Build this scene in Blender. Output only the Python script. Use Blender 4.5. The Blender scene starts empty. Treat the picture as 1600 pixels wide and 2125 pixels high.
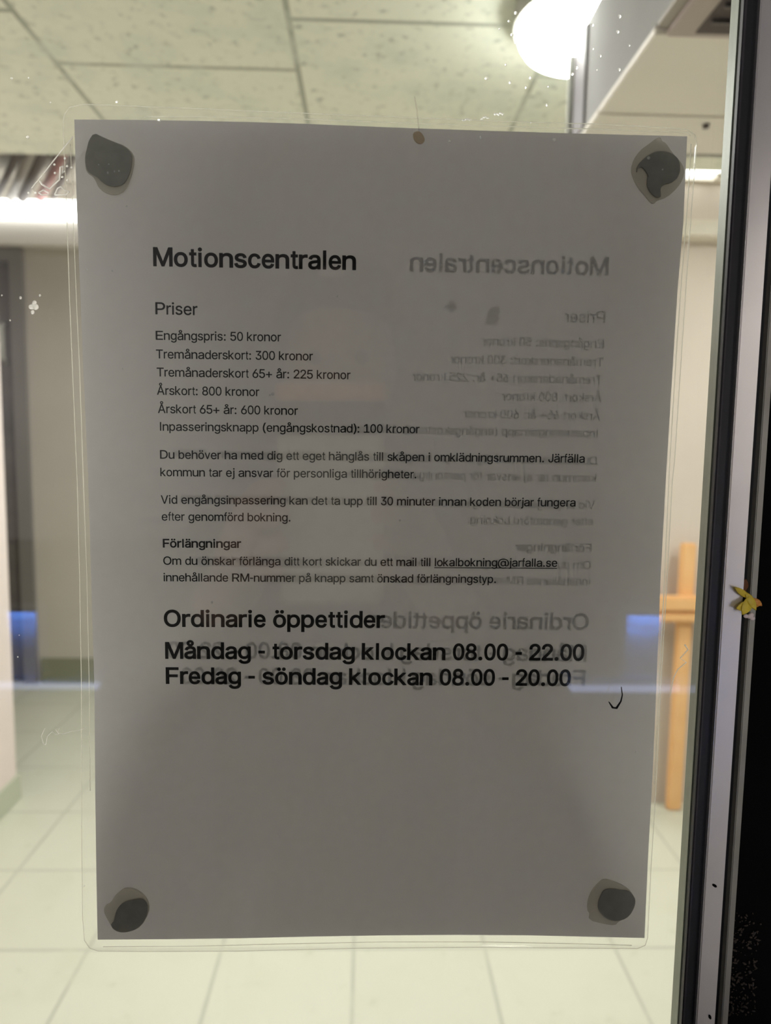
import bpy, bmesh, math, random, json
from mathutils import Vector, Matrix, geometry
random.seed(7)
S = bpy.context.scene
C = S.collection
# ---------------------------------------------------------------- camera
CAM = Vector((-0.00457, -0.25616, 1.53247))
YAW, PITCH, ROLL, F = -0.026451, -0.101223, 0.014602, 1480.63
cy, sy, cp, sp, cr, sr = math.cos(YAW), math.sin(YAW), math.cos(PITCH), math.sin(PITCH), math.cos(ROLL), math.sin(ROLL)
FW = Vector((-sy*cp, cy*cp, sp)); r0 = Vector((cy, sy, 0)); u0 = r0.cross(FW)
RT = r0*cr + u0*sr; UP = u0*cr - r0*sr
cd = bpy.data.cameras.new('camera'); cam = bpy.data.objects.new('camera', cd); C.objects.link(cam)
cd.sensor_fit = 'HORIZONTAL'; cd.sensor_width = 36; cd.lens = F/1600*36
cam.matrix_world = Matrix(((RT.x, UP.x, -FW.x, CAM.x), (RT.y, UP.y, -FW.y, CAM.y), (RT.z, UP.z, -FW.z, CAM.z), (0, 0, 0, 1)))
cd.clip_start = 0.002; cd.clip_end = 60
cd.dof.use_dof = True; cd.dof.focus_distance = 0.262; cd.dof.aperture_fstop = 15
S.camera = cam
# ---------------------------------------------------------------- world, lights, exposure
w = bpy.data.worlds.new('night'); S.world = w; w.use_nodes = True
w.node_tree.nodes['Background'].inputs[0].default_value = (0.35, 0.45, 0.7, 1)
w.node_tree.nodes['Background'].inputs[1].default_value = 0.012
S.view_settings.view_transform = 'Standard'; S.view_settings.look = 'None'
S.view_settings.exposure = 0.0; S.view_settings.gamma = 1.0; S.view_settings.use_curve_mapping = False
S.cycles.use_denoising = True
S.cycles.transparent_max_bounces = 40; S.cycles.max_bounces = 10; S.cycles.diffuse_bounces = 6
S.cycles.sample_clamp_indirect = 8
LAMP_ROUND, LAMP_WALL, LAMP_HALL = 27.0, 6.0, 6.0      # emission of the lamps
ENTRANCE_FILL_W, SPOT_W, FACADE_W, LAMPPOST_W = 3.4, 185.0, 1000.0, 230.0
BLUE, STRIP = 22.0, 3.6
def area(name, loc, sx, sy_, power, col, rot=(0, 0, 0)):
    l = bpy.data.lights.new(name, 'AREA'); l.shape = 'RECTANGLE'; l.size = sx; l.size_y = sy_; l.energy = power; l.color = col
    o = bpy.data.objects.new(name, l); C.objects.link(o); o.location = loc; o.rotation_euler = rot
    return o
WARM = (1.0, 0.975, 1.0)
def bulb(name, loc, power, col, r=0.1):
    l = bpy.data.lights.new(name, 'POINT'); l.energy = power; l.shadow_soft_size = r; l.color = col
    o = bpy.data.objects.new(name, l); C.objects.link(o); o.location = loc; return o
# unseen fill lights added for the corridor, the hall and the entrance front
area('corridor_ceiling_lamp', (-0.40, 1.95, 2.445), 0.6, 0.2, 28, WARM)
area('corridor_ceiling_lamp', (-0.75, 0.60, 2.445), 0.3, 0.3, 10.5, WARM)
area('corridor_ceiling_lamp', (1.75, 1.80, 2.445), 0.3, 0.3, 12, WARM)
area('corridor_ceiling_lamp', (1.93, 0.90, 2.445), 0.3, 0.3, 17, WARM)  # added to bounce floor light onto the underside of the ventilation unit
area('hall_ceiling_lamp', (0.0, 3.2, 2.97), 0.8, 0.3, 30, WARM)  # unseen fill added to brighten the hall
bulb('entrance_lamp', (-0.40, -1.4, 3.1), ENTRANCE_FILL_W, (1.0, 0.95, 0.93), 0.12)  # added fill for the shaded front of the sheet and putty
sp = bpy.data.lights.new('side_wall_spot', 'SPOT'); sp.energy = SPOT_W; sp.spot_size = 0.95; sp.spot_blend = 0.8; sp.color = (1.0, 0.95, 0.93); sp.shadow_soft_size = 0.05  # spot added to brighten the reflector wall beside the door
so = bpy.data.objects.new('side_wall_spot', sp); C.objects.link(so); so.location = (0.25, -1.30, 2.6)
so.rotation_euler = Vector((0.70, -0.10, -1.22)).to_track_quat('-Z', 'Y').to_euler()
bulb('street_lamp', (-0.39, -5.5, 2.44), LAMPPOST_W, (1.0, 0.97, 0.95), 0.22)
fl = bpy.data.lights.new('facade_lamp', 'SPOT'); fl.energy = FACADE_W; fl.spot_size = 2.5; fl.spot_blend = 0.3; fl.color = (1.0, 0.94, 0.95); fl.shadow_soft_size = 0.1  # unseen light added so the facade's reflection veils the sheet's left side
fo = bpy.data.objects.new('facade_lamp', fl); C.objects.link(fo); fo.location = (-7.0, -9.8, 2.5)
fo.rotation_euler = Vector((0.35, -1.0, -0.1)).to_track_quat('-Z', 'Y').to_euler()
# ---------------------------------------------------------------- helpers
def tag(o, label=None, cat=None, group=None, kind=None):
    for k, v in (('label', label), ('category', cat), ('group', group), ('kind', kind)):
        if v: o[k] = v
    return o
def empty(name, loc, label=None, cat=None, group=None, kind=None):
    o = bpy.data.objects.new(name, None); C.objects.link(o); o.location = loc; o.empty_display_size = 0.02
    return tag(o, label, cat, group, kind)
def link(name, me, mat, parent=None, smooth=False):
    o = bpy.data.objects.new(name, me); C.objects.link(o)
    if mat: me.materials.append(mat)
    if smooth:
        for f in me.polygons: f.use_smooth = True
    if parent:
        o.parent = parent; o.location = -parent.location          # geometry is written in world coordinates
    return o
def from_bm(name, bm, mat, parent=None, smooth=False):
    bmesh.ops.recalc_face_normals(bm, faces=bm.faces)
    me = bpy.data.meshes.new(name); bm.to_mesh(me); bm.free()
    return link(name, me, mat, parent, smooth)
def bx(bm, x0, x1, y0, y1, z0, z1, bev=0.0):
    m = Matrix.Translation(((x0+x1)/2, (y0+y1)/2, (z0+z1)/2)) @ Matrix.Diagonal((x1-x0, y1-y0, z1-z0, 1))
    g = bmesh.ops.create_cube(bm, size=1.0, matrix=m)
    if bev:
        ed = {e for v in g['verts'] for e in v.link_edges}
        bmesh.ops.bevel(bm, geom=list(ed), offset=bev, segments=2, affect='EDGES')
def box(name, x0, x1, y0, y1, z0, z1, mat, parent=None, bev=0.0):
    bm = bmesh.new(); bx(bm, x0, x1, y0, y1, z0, z1, bev); return from_bm(name, bm, mat, parent)
def struct(name, *a, **k):
    o = box(name, *a, **k); o['kind'] = 'structure'; return o
def cyl(bm, c, r, z0, z1, seg=48, r2=None):
    m = Matrix.Translation((c[0], c[1], (z0+z1)/2))
    bmesh.ops.create_cone(bm, cap_ends=True, segments=seg, radius1=r, radius2=r if r2 is None else r2, depth=z1-z0, matrix=m)
def tube(bm, pts, r, seg=6, closed=False):
    pts = [Vector(p) for p in pts]; n = len(pts); rings = []
    for i, p in enumerate(pts):
        a = pts[(i-1) % n] if (closed or i) else p
        b = pts[(i+1) % n] if (closed or i < n-1) else p
        t = (b-a).normalized(); s = t.cross(Vector((0.1, 1, 0.05))).normalized(); q = t.cross(s)
        rr = r[i] if isinstance(r, (list, tuple)) else r
        rings.append([bm.verts.new(p + (s*math.cos(k*2*math.pi/seg) + q*math.sin(k*2*math.pi/seg))*rr) for k in range(seg)])
    for i in range(n if closed else n-1):
        A, B = rings[i], rings[(i+1) % n]
        for k in range(seg): bm.faces.new((A[k], A[(k+1) % seg], B[(k+1) % seg], B[k]))
    if not closed:
        bm.faces.new(rings[0]); bm.faces.new(rings[-1][::-1])
def smooth_loop(p, it=1):
    for _ in range(it):
        q = []
        for i in range(len(p)):
            a, b = p[i], p[(i+1) % len(p)]
            q += [(a[0]*.75+b[0]*.25, a[1]*.75+b[1]*.25), (a[0]*.25+b[0]*.75, a[1]*.25+b[1]*.75)]
        p = q
    return p
SZ = 1.49                                                          # height of the middle of the sheet
def mm(p, y): return Vector((p[0]/1000, y, SZ + p[1]/1000))
def tris(pts): return [tuple(t) for t in geometry.tessellate_polygon([[Vector((p[0], p[1], 0)) for p in pts]])]
def plate(bm, pts, y0, y1):
    a = [bm.verts.new(mm(p, y0)) for p in pts]; b = [bm.verts.new(mm(p, y1)) for p in pts]
    n = len(pts)
    for t in tris(pts): bm.faces.new([a[k] for k in t]); bm.faces.new([b[k] for k in t][::-1])
    for i in range(n): bm.faces.new((a[i], b[i], b[(i+1) % n], a[(i+1) % n]))
# ---------------------------------------------------------------- materials
def nt(name):
    m = bpy.data.materials.new(name); m.use_nodes = True
    return m, m.node_tree.nodes, m.node_tree.links
def pbr(name, col, rough=0.6, metal=0.0, noise=0.0, nscale=8.0, col2=None, bump=0.0, spec=0.5):
    m, N, L = nt(name); b = N['Principled BSDF']
    b.inputs['Roughness'].default_value = rough; b.inputs['Metallic'].default_value = metal
    b.inputs['Specular IOR Level'].default_value = spec
    b.inputs['Base Color'].default_value = (*col, 1)
    if noise or bump:
        tc = N.new('ShaderNodeTexCoord'); n = N.new('ShaderNodeTexNoise'); n.inputs['Scale'].default_value = nscale; n.inputs['Detail'].default_value = 4
        L.new(tc.outputs['Object'], n.inputs['Vector'])
        if noise:
            mx = N.new('ShaderNodeMix'); mx.data_type = 'RGBA'
            mx.inputs['A'].default_value = (*col, 1)
            mx.inputs['B'].default_value = (*(col2 or [c*(1-noise) for c in col]), 1)
            rp = N.new('ShaderNodeMapRange'); rp.inputs['From Min'].default_value = 0.35; rp.inputs['From Max'].default_value = 0.7
            L.new(n.outputs['Fac'], rp.inputs['Value']); L.new(rp.outputs['Result'], mx.inputs['Factor']); L.new(mx.outputs['Result'], b.inputs['Base Color'])
        if bump:
            bp = N.new('ShaderNodeBump'); bp.inputs['Strength'].default_value = bump; bp.inputs['Distance'].default_value = 0.01
            L.new(n.outputs['Fac'], bp.inputs['Height']); L.new(bp.outputs['Normal'], b.inputs['Normal'])
    return m
def emit(name, col, s):
    m, N, L = nt(name); N.remove(N['Principled BSDF']); e = N.new('ShaderNodeEmission')
    e.inputs[0].default_value = (*col, 1); e.inputs[1].default_value = s; L.new(e.outputs[0], N['Material Output'].inputs[0]); return m
def clear(name, tint, rough=0.0, ior=1.5, veil=0.0, veilcol=(0.8, 0.8, 0.8), reflect=1.0):
    """thin clear sheet: straight-through light, Fresnel mirror on both faces, optional pale veil"""
    m, N, L = nt(name); N.remove(N['Principled BSDF'])
    g = N.new('ShaderNodeNewGeometry'); mp = N.new('ShaderNodeMapRange')
    mp.inputs['To Min'].default_value = ior; mp.inputs['To Max'].default_value = 1/ior
    L.new(g.outputs['Backfacing'], mp.inputs['Value'])
    fr = N.new('ShaderNodeFresnel'); L.new(mp.outputs['Result'], fr.inputs['IOR'])
    mu = N.new('ShaderNodeMath'); mu.operation = 'MULTIPLY'; mu.inputs[1].default_value = reflect; L.new(fr.outputs[0], mu.inputs[0])
    t = N.new('ShaderNodeBsdfTransparent'); t.inputs[0].default_value = (*tint, 1)
    gl = N.new('ShaderNodeBsdfGlossy'); gl.inputs['Roughness'].default_value = rough
    base = t.outputs[0]
    if veil:
        d = N.new('ShaderNodeBsdfDiffuse'); d.inputs[0].default_value = (*veilcol, 1)
        tr = N.new('ShaderNodeBsdfTranslucent'); tr.inputs[0].default_value = (*veilcol, 1)
        dm = N.new('ShaderNodeMixShader'); L.new(d.outputs[0], dm.inputs[1]); L.new(tr.outputs[0], dm.inputs[2]); dm.inputs[0].default_value = 0.6
        vm = N.new('ShaderNodeMixShader'); vm.inputs[0].default_value = veil
        L.new(t.outputs[0], vm.inputs[1]); L.new(dm.outputs[0], vm.inputs[2]); base = vm.outputs[0]
    mx = N.new('ShaderNodeMixShader'); L.new(mu.outputs[0], mx.inputs[0]); L.new(base, mx.inputs[1]); L.new(gl.outputs[0], mx.inputs[2])
    L.new(mx.outputs[0], N['Material Output'].inputs[0]); return m
def droplet(name, amount):
    m, N, L = nt(name); N.remove(N['Principled BSDF'])
    t = N.new('ShaderNodeBsdfTransparent'); r = N.new('ShaderNodeBsdfRefraction'); r.inputs['IOR'].default_value = 1.12; r.inputs['Roughness'].default_value = 0.45
    d = N.new('ShaderNodeBsdfTranslucent'); d.inputs[0].default_value = (1, 1, 0.97, 1)
    a = N.new('ShaderNodeMixShader'); a.inputs[0].default_value = 0.5; L.new(r.outputs[0], a.inputs[1]); L.new(d.outputs[0], a.inputs[2])
    x = N.new('ShaderNodeMixShader'); x.inputs[0].default_value = amount; L.new(t.outputs[0], x.inputs[1]); L.new(a.outputs[0], x.inputs[2])
    L.new(x.outputs[0], N['Material Output'].inputs[0]); return m
def brick_mat(name, c1, c2, cm, bw, rh, off, mortar, swap, x0, y0, speck=None, rough=0.6, coat=0.0):
    m, N, L = nt(name); b = N['Principled BSDF']; b.inputs['Roughness'].default_value = rough
    tc = N.new('ShaderNodeTexCoord'); sx = N.new('ShaderNodeSeparateXYZ'); cx = N.new('ShaderNodeCombineXYZ')
    L.new(tc.outputs['Object'], sx.inputs[0])
    ax = N.new('ShaderNodeMath'); ax.inputs[1].default_value = -x0 + 60*(rh if swap else bw)
    ay = N.new('ShaderNodeMath'); ay.inputs[1].default_value = -y0 + 60*(bw if swap else rh)
    L.new(sx.outputs[0], ax.inputs[0]); L.new(sx.outputs[1], ay.inputs[0])
    L.new(ax.outputs[0], cx.inputs[1 if swap else 0]); L.new(ay.outputs[0], cx.inputs[0 if swap else 1])
    br = N.new('ShaderNodeTexBrick'); br.offset = off; br.inputs['Scale'].default_value = 1.0
    br.inputs['Brick Width'].default_value = bw; br.inputs['Row Height'].default_value = rh; br.inputs['Mortar Size'].default_value = mortar; br.inputs['Mortar Smooth'].default_value = 0.3
    for k, c in (('Color1', c1), ('Color2', c2), ('Mortar', cm)): br.inputs[k].default_value = (*c, 1)
    L.new(cx.outputs[0], br.inputs['Vector'])
    out = br.outputs['Color']
    if speck:
        for sc, lo, hi, colr, det in speck:
            n = N.new('ShaderNodeTexNoise'); n.inputs['Scale'].default_value = sc; n.inputs['Detail'].default_value = det; n.inputs['Roughness'].default_value = 0.65
            L.new(tc.outputs['Object'], n.inputs['Vector'])
            r = N.new('ShaderNodeMapRange'); r.inputs['From Min'].default_value = lo; r.inputs['From Max'].default_value = hi
            mx = N.new('ShaderNodeMix'); mx.data_type = 'RGBA'; mx.inputs['B'].default_value = (*colr, 1)
            L.new(n.outputs['Fac'], r.inputs['Value']); L.new(r.outputs['Result'], mx.inputs['Factor']); L.new(out, mx.inputs['A']); out = mx.outputs['Result']
    L.new(out, b.inputs['Base Color']); return m
def paper_mat():
    m, N, L = nt('office_paper'); N.remove(N['Principled BSDF'])
    tc = N.new('ShaderNodeTexCoord'); n = N.new('ShaderNodeTexNoise'); n.inputs['Scale'].default_value = 260; n.inputs['Detail'].default_value = 6
    L.new(tc.outputs['Object'], n.inputs['Vector'])
    mx = N.new('ShaderNodeMix'); mx.data_type = 'RGBA'; mx.inputs['A'].default_value = (0.80, 0.765, 0.765, 1); mx.inputs['B'].default_value = (0.72, 0.69, 0.69, 1)
    L.new(n.outputs['Fac'], mx.inputs['Factor'])
    d = N.new('ShaderNodeBsdfDiffuse'); t = N.new('ShaderNodeBsdfTranslucent'); s = N.new('ShaderNodeMixShader'); s.inputs[0].default_value = PAPER_T
    L.new(mx.outputs['Result'], d.inputs[0]); L.new(mx.outputs['Result'], t.inputs[0])
    L.new(d.outputs[0], s.inputs[1]); L.new(t.outputs[0], s.inputs[2]); L.new(s.outputs[0], N['Material Output'].inputs[0]); return m
PAPER_T = 0.112
M = {}
M['ceiling'] = brick_mat('wood_wool_board', (0.86, 0.88, 0.76), (0.84, 0.87, 0.75), (0.42, 0.44, 0.36), 1.2, 0.6, 0.183, 0.008, True, -0.19, 1.645,
                         speck=[(6, 0.48, 0.72, (0.70, 0.76, 0.66), 4), (38, 0.56, 0.68, (0.46, 0.50, 0.42), 6)], rough=0.95)
M['floor'] = brick_mat('pale_floor_tile', (0.60, 0.61, 0.50), (0.585, 0.595, 0.487), (0.44, 0.45, 0.37), 0.3975, 0.3975, 0.0, 0.006, False, -0.028, 1.7565,
                       speck=[(5, 0.5, 0.85, (0.56, 0.57, 0.45), 3), (14, 0.64, 0.74, (0.51, 0.52, 0.41), 2)], rough=0.42)
M['wall'] = pbr('cream_wall_paint', (0.64, 0.575, 0.50), 0.75, noise=0.05, nscale=3)
M['wall_hall'] = pbr('beige_hall_paint', (0.58, 0.54, 0.47), 0.75, noise=0.05, nscale=3)
M['white_paint'] = pbr('white_wall_paint', (0.84, 0.80, 0.74), 0.7)
M['wall_pink'] = pbr('pale_pinkish_wall_paint', (0.80, 0.71, 0.67), 0.75, noise=0.04, nscale=3)
M['skirting'] = pbr('pale_skirting', (0.50, 0.53, 0.42), 0.5)
M['olive'] = pbr('olive_skirting', (0.25, 0.26, 0.17), 0.5)
M['dark_ceiling'] = pbr('grey_hall_ceiling', (0.36, 0.33, 0.28), 0.8, noise=0.15, nscale=4)
M['white'] = pbr('white_lacquer', (0.74, 0.70, 0.60), 0.45)
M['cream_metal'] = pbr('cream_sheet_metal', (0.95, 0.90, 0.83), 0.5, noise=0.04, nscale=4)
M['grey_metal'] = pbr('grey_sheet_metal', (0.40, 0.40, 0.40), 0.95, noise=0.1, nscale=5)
M['mauve_metal'] = pbr('dull_mauve_metal', (0.22, 0.20, 0.22), 0.5)
M['light_trim'] = pbr('light_grey_trim', (0.42, 0.42, 0.38), 0.5)
M['vent_frame'] = pbr('pinkish_white_grille_frame', (0.50, 0.43, 0.40), 0.4)
M['vent_slat'] = pbr('grey_louvre_slat', (0.13, 0.115, 0.115), 0.5)
M['vent_dark'] = pbr('dark_louvre', (0.07, 0.055, 0.055), 0.5)
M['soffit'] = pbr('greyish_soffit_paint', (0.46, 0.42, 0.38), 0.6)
M['steel'] = pbr('brushed_steel', (0.24, 0.255, 0.215), 0.45, metal=0.7, noise=0.12, nscale=60)
M['rubber'] = pbr('black_rubber', (0.007, 0.007, 0.010), 0.45, noise=0.3, nscale=120)
M['rubber_grey'] = pbr('dark_grey_rubber', (0.04, 0.036, 0.04), 0.5, noise=0.35, nscale=140)
M['alu'] = pbr('satin_aluminium', (0.84, 0.81, 0.79), 0.28, metal=0.72, noise=0.06, nscale=30)
M['alu_dull'] = pbr('dull_grey_aluminium', (0.38, 0.37, 0.32), 0.45, metal=0.4, noise=0.15, nscale=60)
M['black'] = pbr('black_paint', (0.002, 0.002, 0.002), 0.9, noise=0.4, nscale=30, spec=0.1)
M['door_dark'] = pbr('dark_door_glass', (0.22, 0.20, 0.19), 0.18, noise=0.4, nscale=3)
M['door_frame'] = pbr('dark_door_frame', (0.22, 0.205, 0.19), 0.45)
M['wood'] = pbr('varnished_pine', (0.88, 0.54, 0.25), 0.4, noise=0.3, nscale=9, col2=(0.84, 0.49, 0.21))
M['pipe_grey'] = pbr('grey_pipe', (0.52, 0.48, 0.45), 0.5)
M['pipe_dark'] = pbr('dark_lagged_pipe', (0.20, 0.175, 0.165), 0.7)
M['pipe_red'] = pbr('red_pipe_paint', (0.44, 0.17, 0.15), 0.45)
M['glow'] = emit('lit_opal_diffuser', (1.0, 0.98, 0.95), LAMP_ROUND)
M['tube'] = emit('lit_fluorescent_diffuser', (1.0, 0.98, 0.98), LAMP_WALL)
M['tube_hall'] = emit('lit_hall_diffuser', (1.0, 0.98, 0.98), LAMP_HALL)
M['glass'] = clear('door_glass', (0.955, 0.972, 0.95))
M['film'] = clear('laminating_film', (0.99, 0.99, 0.985), rough=0.12, veil=0.04, veilcol=(0.95, 0.93, 0.9), reflect=0.25)
M['seal'] = clear('welded_film_edge', (0.98, 0.98, 0.95), rough=0.2, veil=0.5, veilcol=(1.0, 0.98, 0.9), reflect=1.0)
M['paper'] = paper_mat()
M['ink'] = pbr('black_toner', (0.006, 0.005, 0.006), 0.6, spec=0.2)
M['stain'] = clear('grey_stain', (0.45, 0.43, 0.42), rough=0.6, reflect=0.0)
M['putty'] = pbr('grey_putty', (0.29, 0.275, 0.245), 0.6, noise=0.15, nscale=300)
M['smear'] = clear('greasy_putty_smear', (0.9, 0.9, 0.88), rough=0.4, veil=0.42, veilcol=(0.85, 0.80, 0.72), reflect=0.3)
M['drop'] = droplet('water_drop', 0.38)
M['dust'] = droplet('pale_dust', 0.45)
M['tape'] = clear('clear_tape_glue', (0.95, 0.94, 0.93), rough=0.2, veil=0.06, veilcol=(0.8, 0.75, 0.72), reflect=0.4)
M['glue'] = droplet('whitish_glue', 0.7)
M['mud'] = clear('dried_mud', (0.5, 0.45, 0.4), rough=0.6, veil=0.75, veilcol=(0.75, 0.66, 0.5), reflect=0.2)
M['render_wall'] = pbr('pale_outdoor_render', (0.72, 0.69, 0.66), 0.9, noise=0.08, nscale=5)
M['facade'] = pbr('grey_facade', (0.26, 0.25, 0.25), 0.9, noise=0.15, nscale=1.5)
M['yellow'] = pbr('yellow_leaf', (0.90, 0.68, 0.06), 0.5, noise=0.25, nscale=200)
M['orange'] = pbr('orange_leaf', (0.75, 0.33, 0.06), 0.5)
M['brown'] = pbr('brown_leaf_stalk', (0.16, 0.055, 0.02), 0.6)
M['pale'] = pbr('pale_pinkish_fluff', (0.85, 0.72, 0.70), 0.7)
M['debris'] = pbr('brown_crumbs', (0.06, 0.045, 0.034), 0.9, noise=0.5, nscale=300)
M['asphalt'] = pbr('grey_paving', (0.20, 0.19, 0.19), 0.9, noise=0.3, nscale=60)
M['blue'] = emit('lit_blue_diffuser', (0.12, 0.32, 1.0), 6.0)
M['strip'] = emit('lit_pale_blue_strip', (0.50, 0.58, 1.0), STRIP)
M['bollard'] = pbr('grey_bollard_paint', (0.42, 0.42, 0.46), 0.5)
M['phone_back'] = pbr('pale_phone_glass', (0.92, 0.86, 0.78), 0.3)
M['phone_coral'] = pbr('coral_phone_glass', (0.95, 0.46, 0.28), 0.3)
M['phone_black'] = pbr('black_camera_glass', (0.01, 0.01, 0.01), 0.1)
M['skin'] = pbr('skin', (0.62, 0.38, 0.32), 0.5, noise=0.1, nscale=20)
M['jacket'] = pbr('dark_jacket', (0.05, 0.05, 0.055), 0.8, noise=0.3, nscale=20)
M['trousers'] = pbr('dark_trousers', (0.04, 0.04, 0.05), 0.85)
M['hat'] = pbr('dark_knit', (0.04, 0.04, 0.045), 0.9)
M['eye'] = pbr('eye', (0.05, 0.04, 0.035), 0.2)

# ---------------------------------------------------------------- outlines in mm from the middle of the sheet
LN = json.loads('''[["h1",1,"Motionscentralen",-79.09,101.12,-9.44,101.23],["p",0,"Priser",-78.78,84.74,-64.44,84.68],["b",0,"Engångspris: 50 kronor",-78.87,76.01,-35.39,76.21],["b",0,"Tremånaderskort: 300 kronor",-78.82,69.61,-24.22,69.82],["b",0,"Tremånaderskort 65+ år: 225 kronor",-78.66,63.39,-10.93,63.51],["b",0,"Årskort: 800 kronor",-78.71,57.02,-43.04,57.09],["b",0,"Årskort 65+ år: 600 kronor",-78.48,50.63,-29.43,50.71],["b",0,"Inpasseringsknapp (engångskostnad): 100 kronor",-78.15,44.45,13.86,44.89],["b",0,"Du behöver ha med dig ett eget hänglås till skåpen i omklädningsrummen. Järfälla",-78.08,34.58,73.81,35.22],["b",0,"kommun tar ej ansvar för personliga tillhörigheter.",-78.02,28.34,13.3,28.77],["b",0,"Vid engångsinpassering kan det ta upp till 30 minuter innan koden börjar fungera",-78.02,18.51,71.15,19.29],["b",0,"efter genomförd bokning.",-77.88,12.44,-31.78,12.63],["bb",1,"Förlängningar",-77.6,2.74,-49.8,2.88],["b",0,"Om du önskar förlänga ditt kort skickar du ett mail till lokalbokning@jarfalla.se",-77.6,-3.59,65.32,-2.93],["b",0,"innehållande RM-nummer på knapp samt önskad förlängningstyp.",-77.63,-9.66,43.18,-9.14],["h2",1,"Ordinarie öppettider",-77.56,-26.32,2.3,-26.14],["h2",1,"Måndag - torsdag klockan 08.00 - 22.00",-77.29,-38.29,76.6,-38.0],["h2",1,"Fredag - söndag klockan 08.00 - 20.00",-77.22,-47.74,71.95,-47.71]]''')
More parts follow.
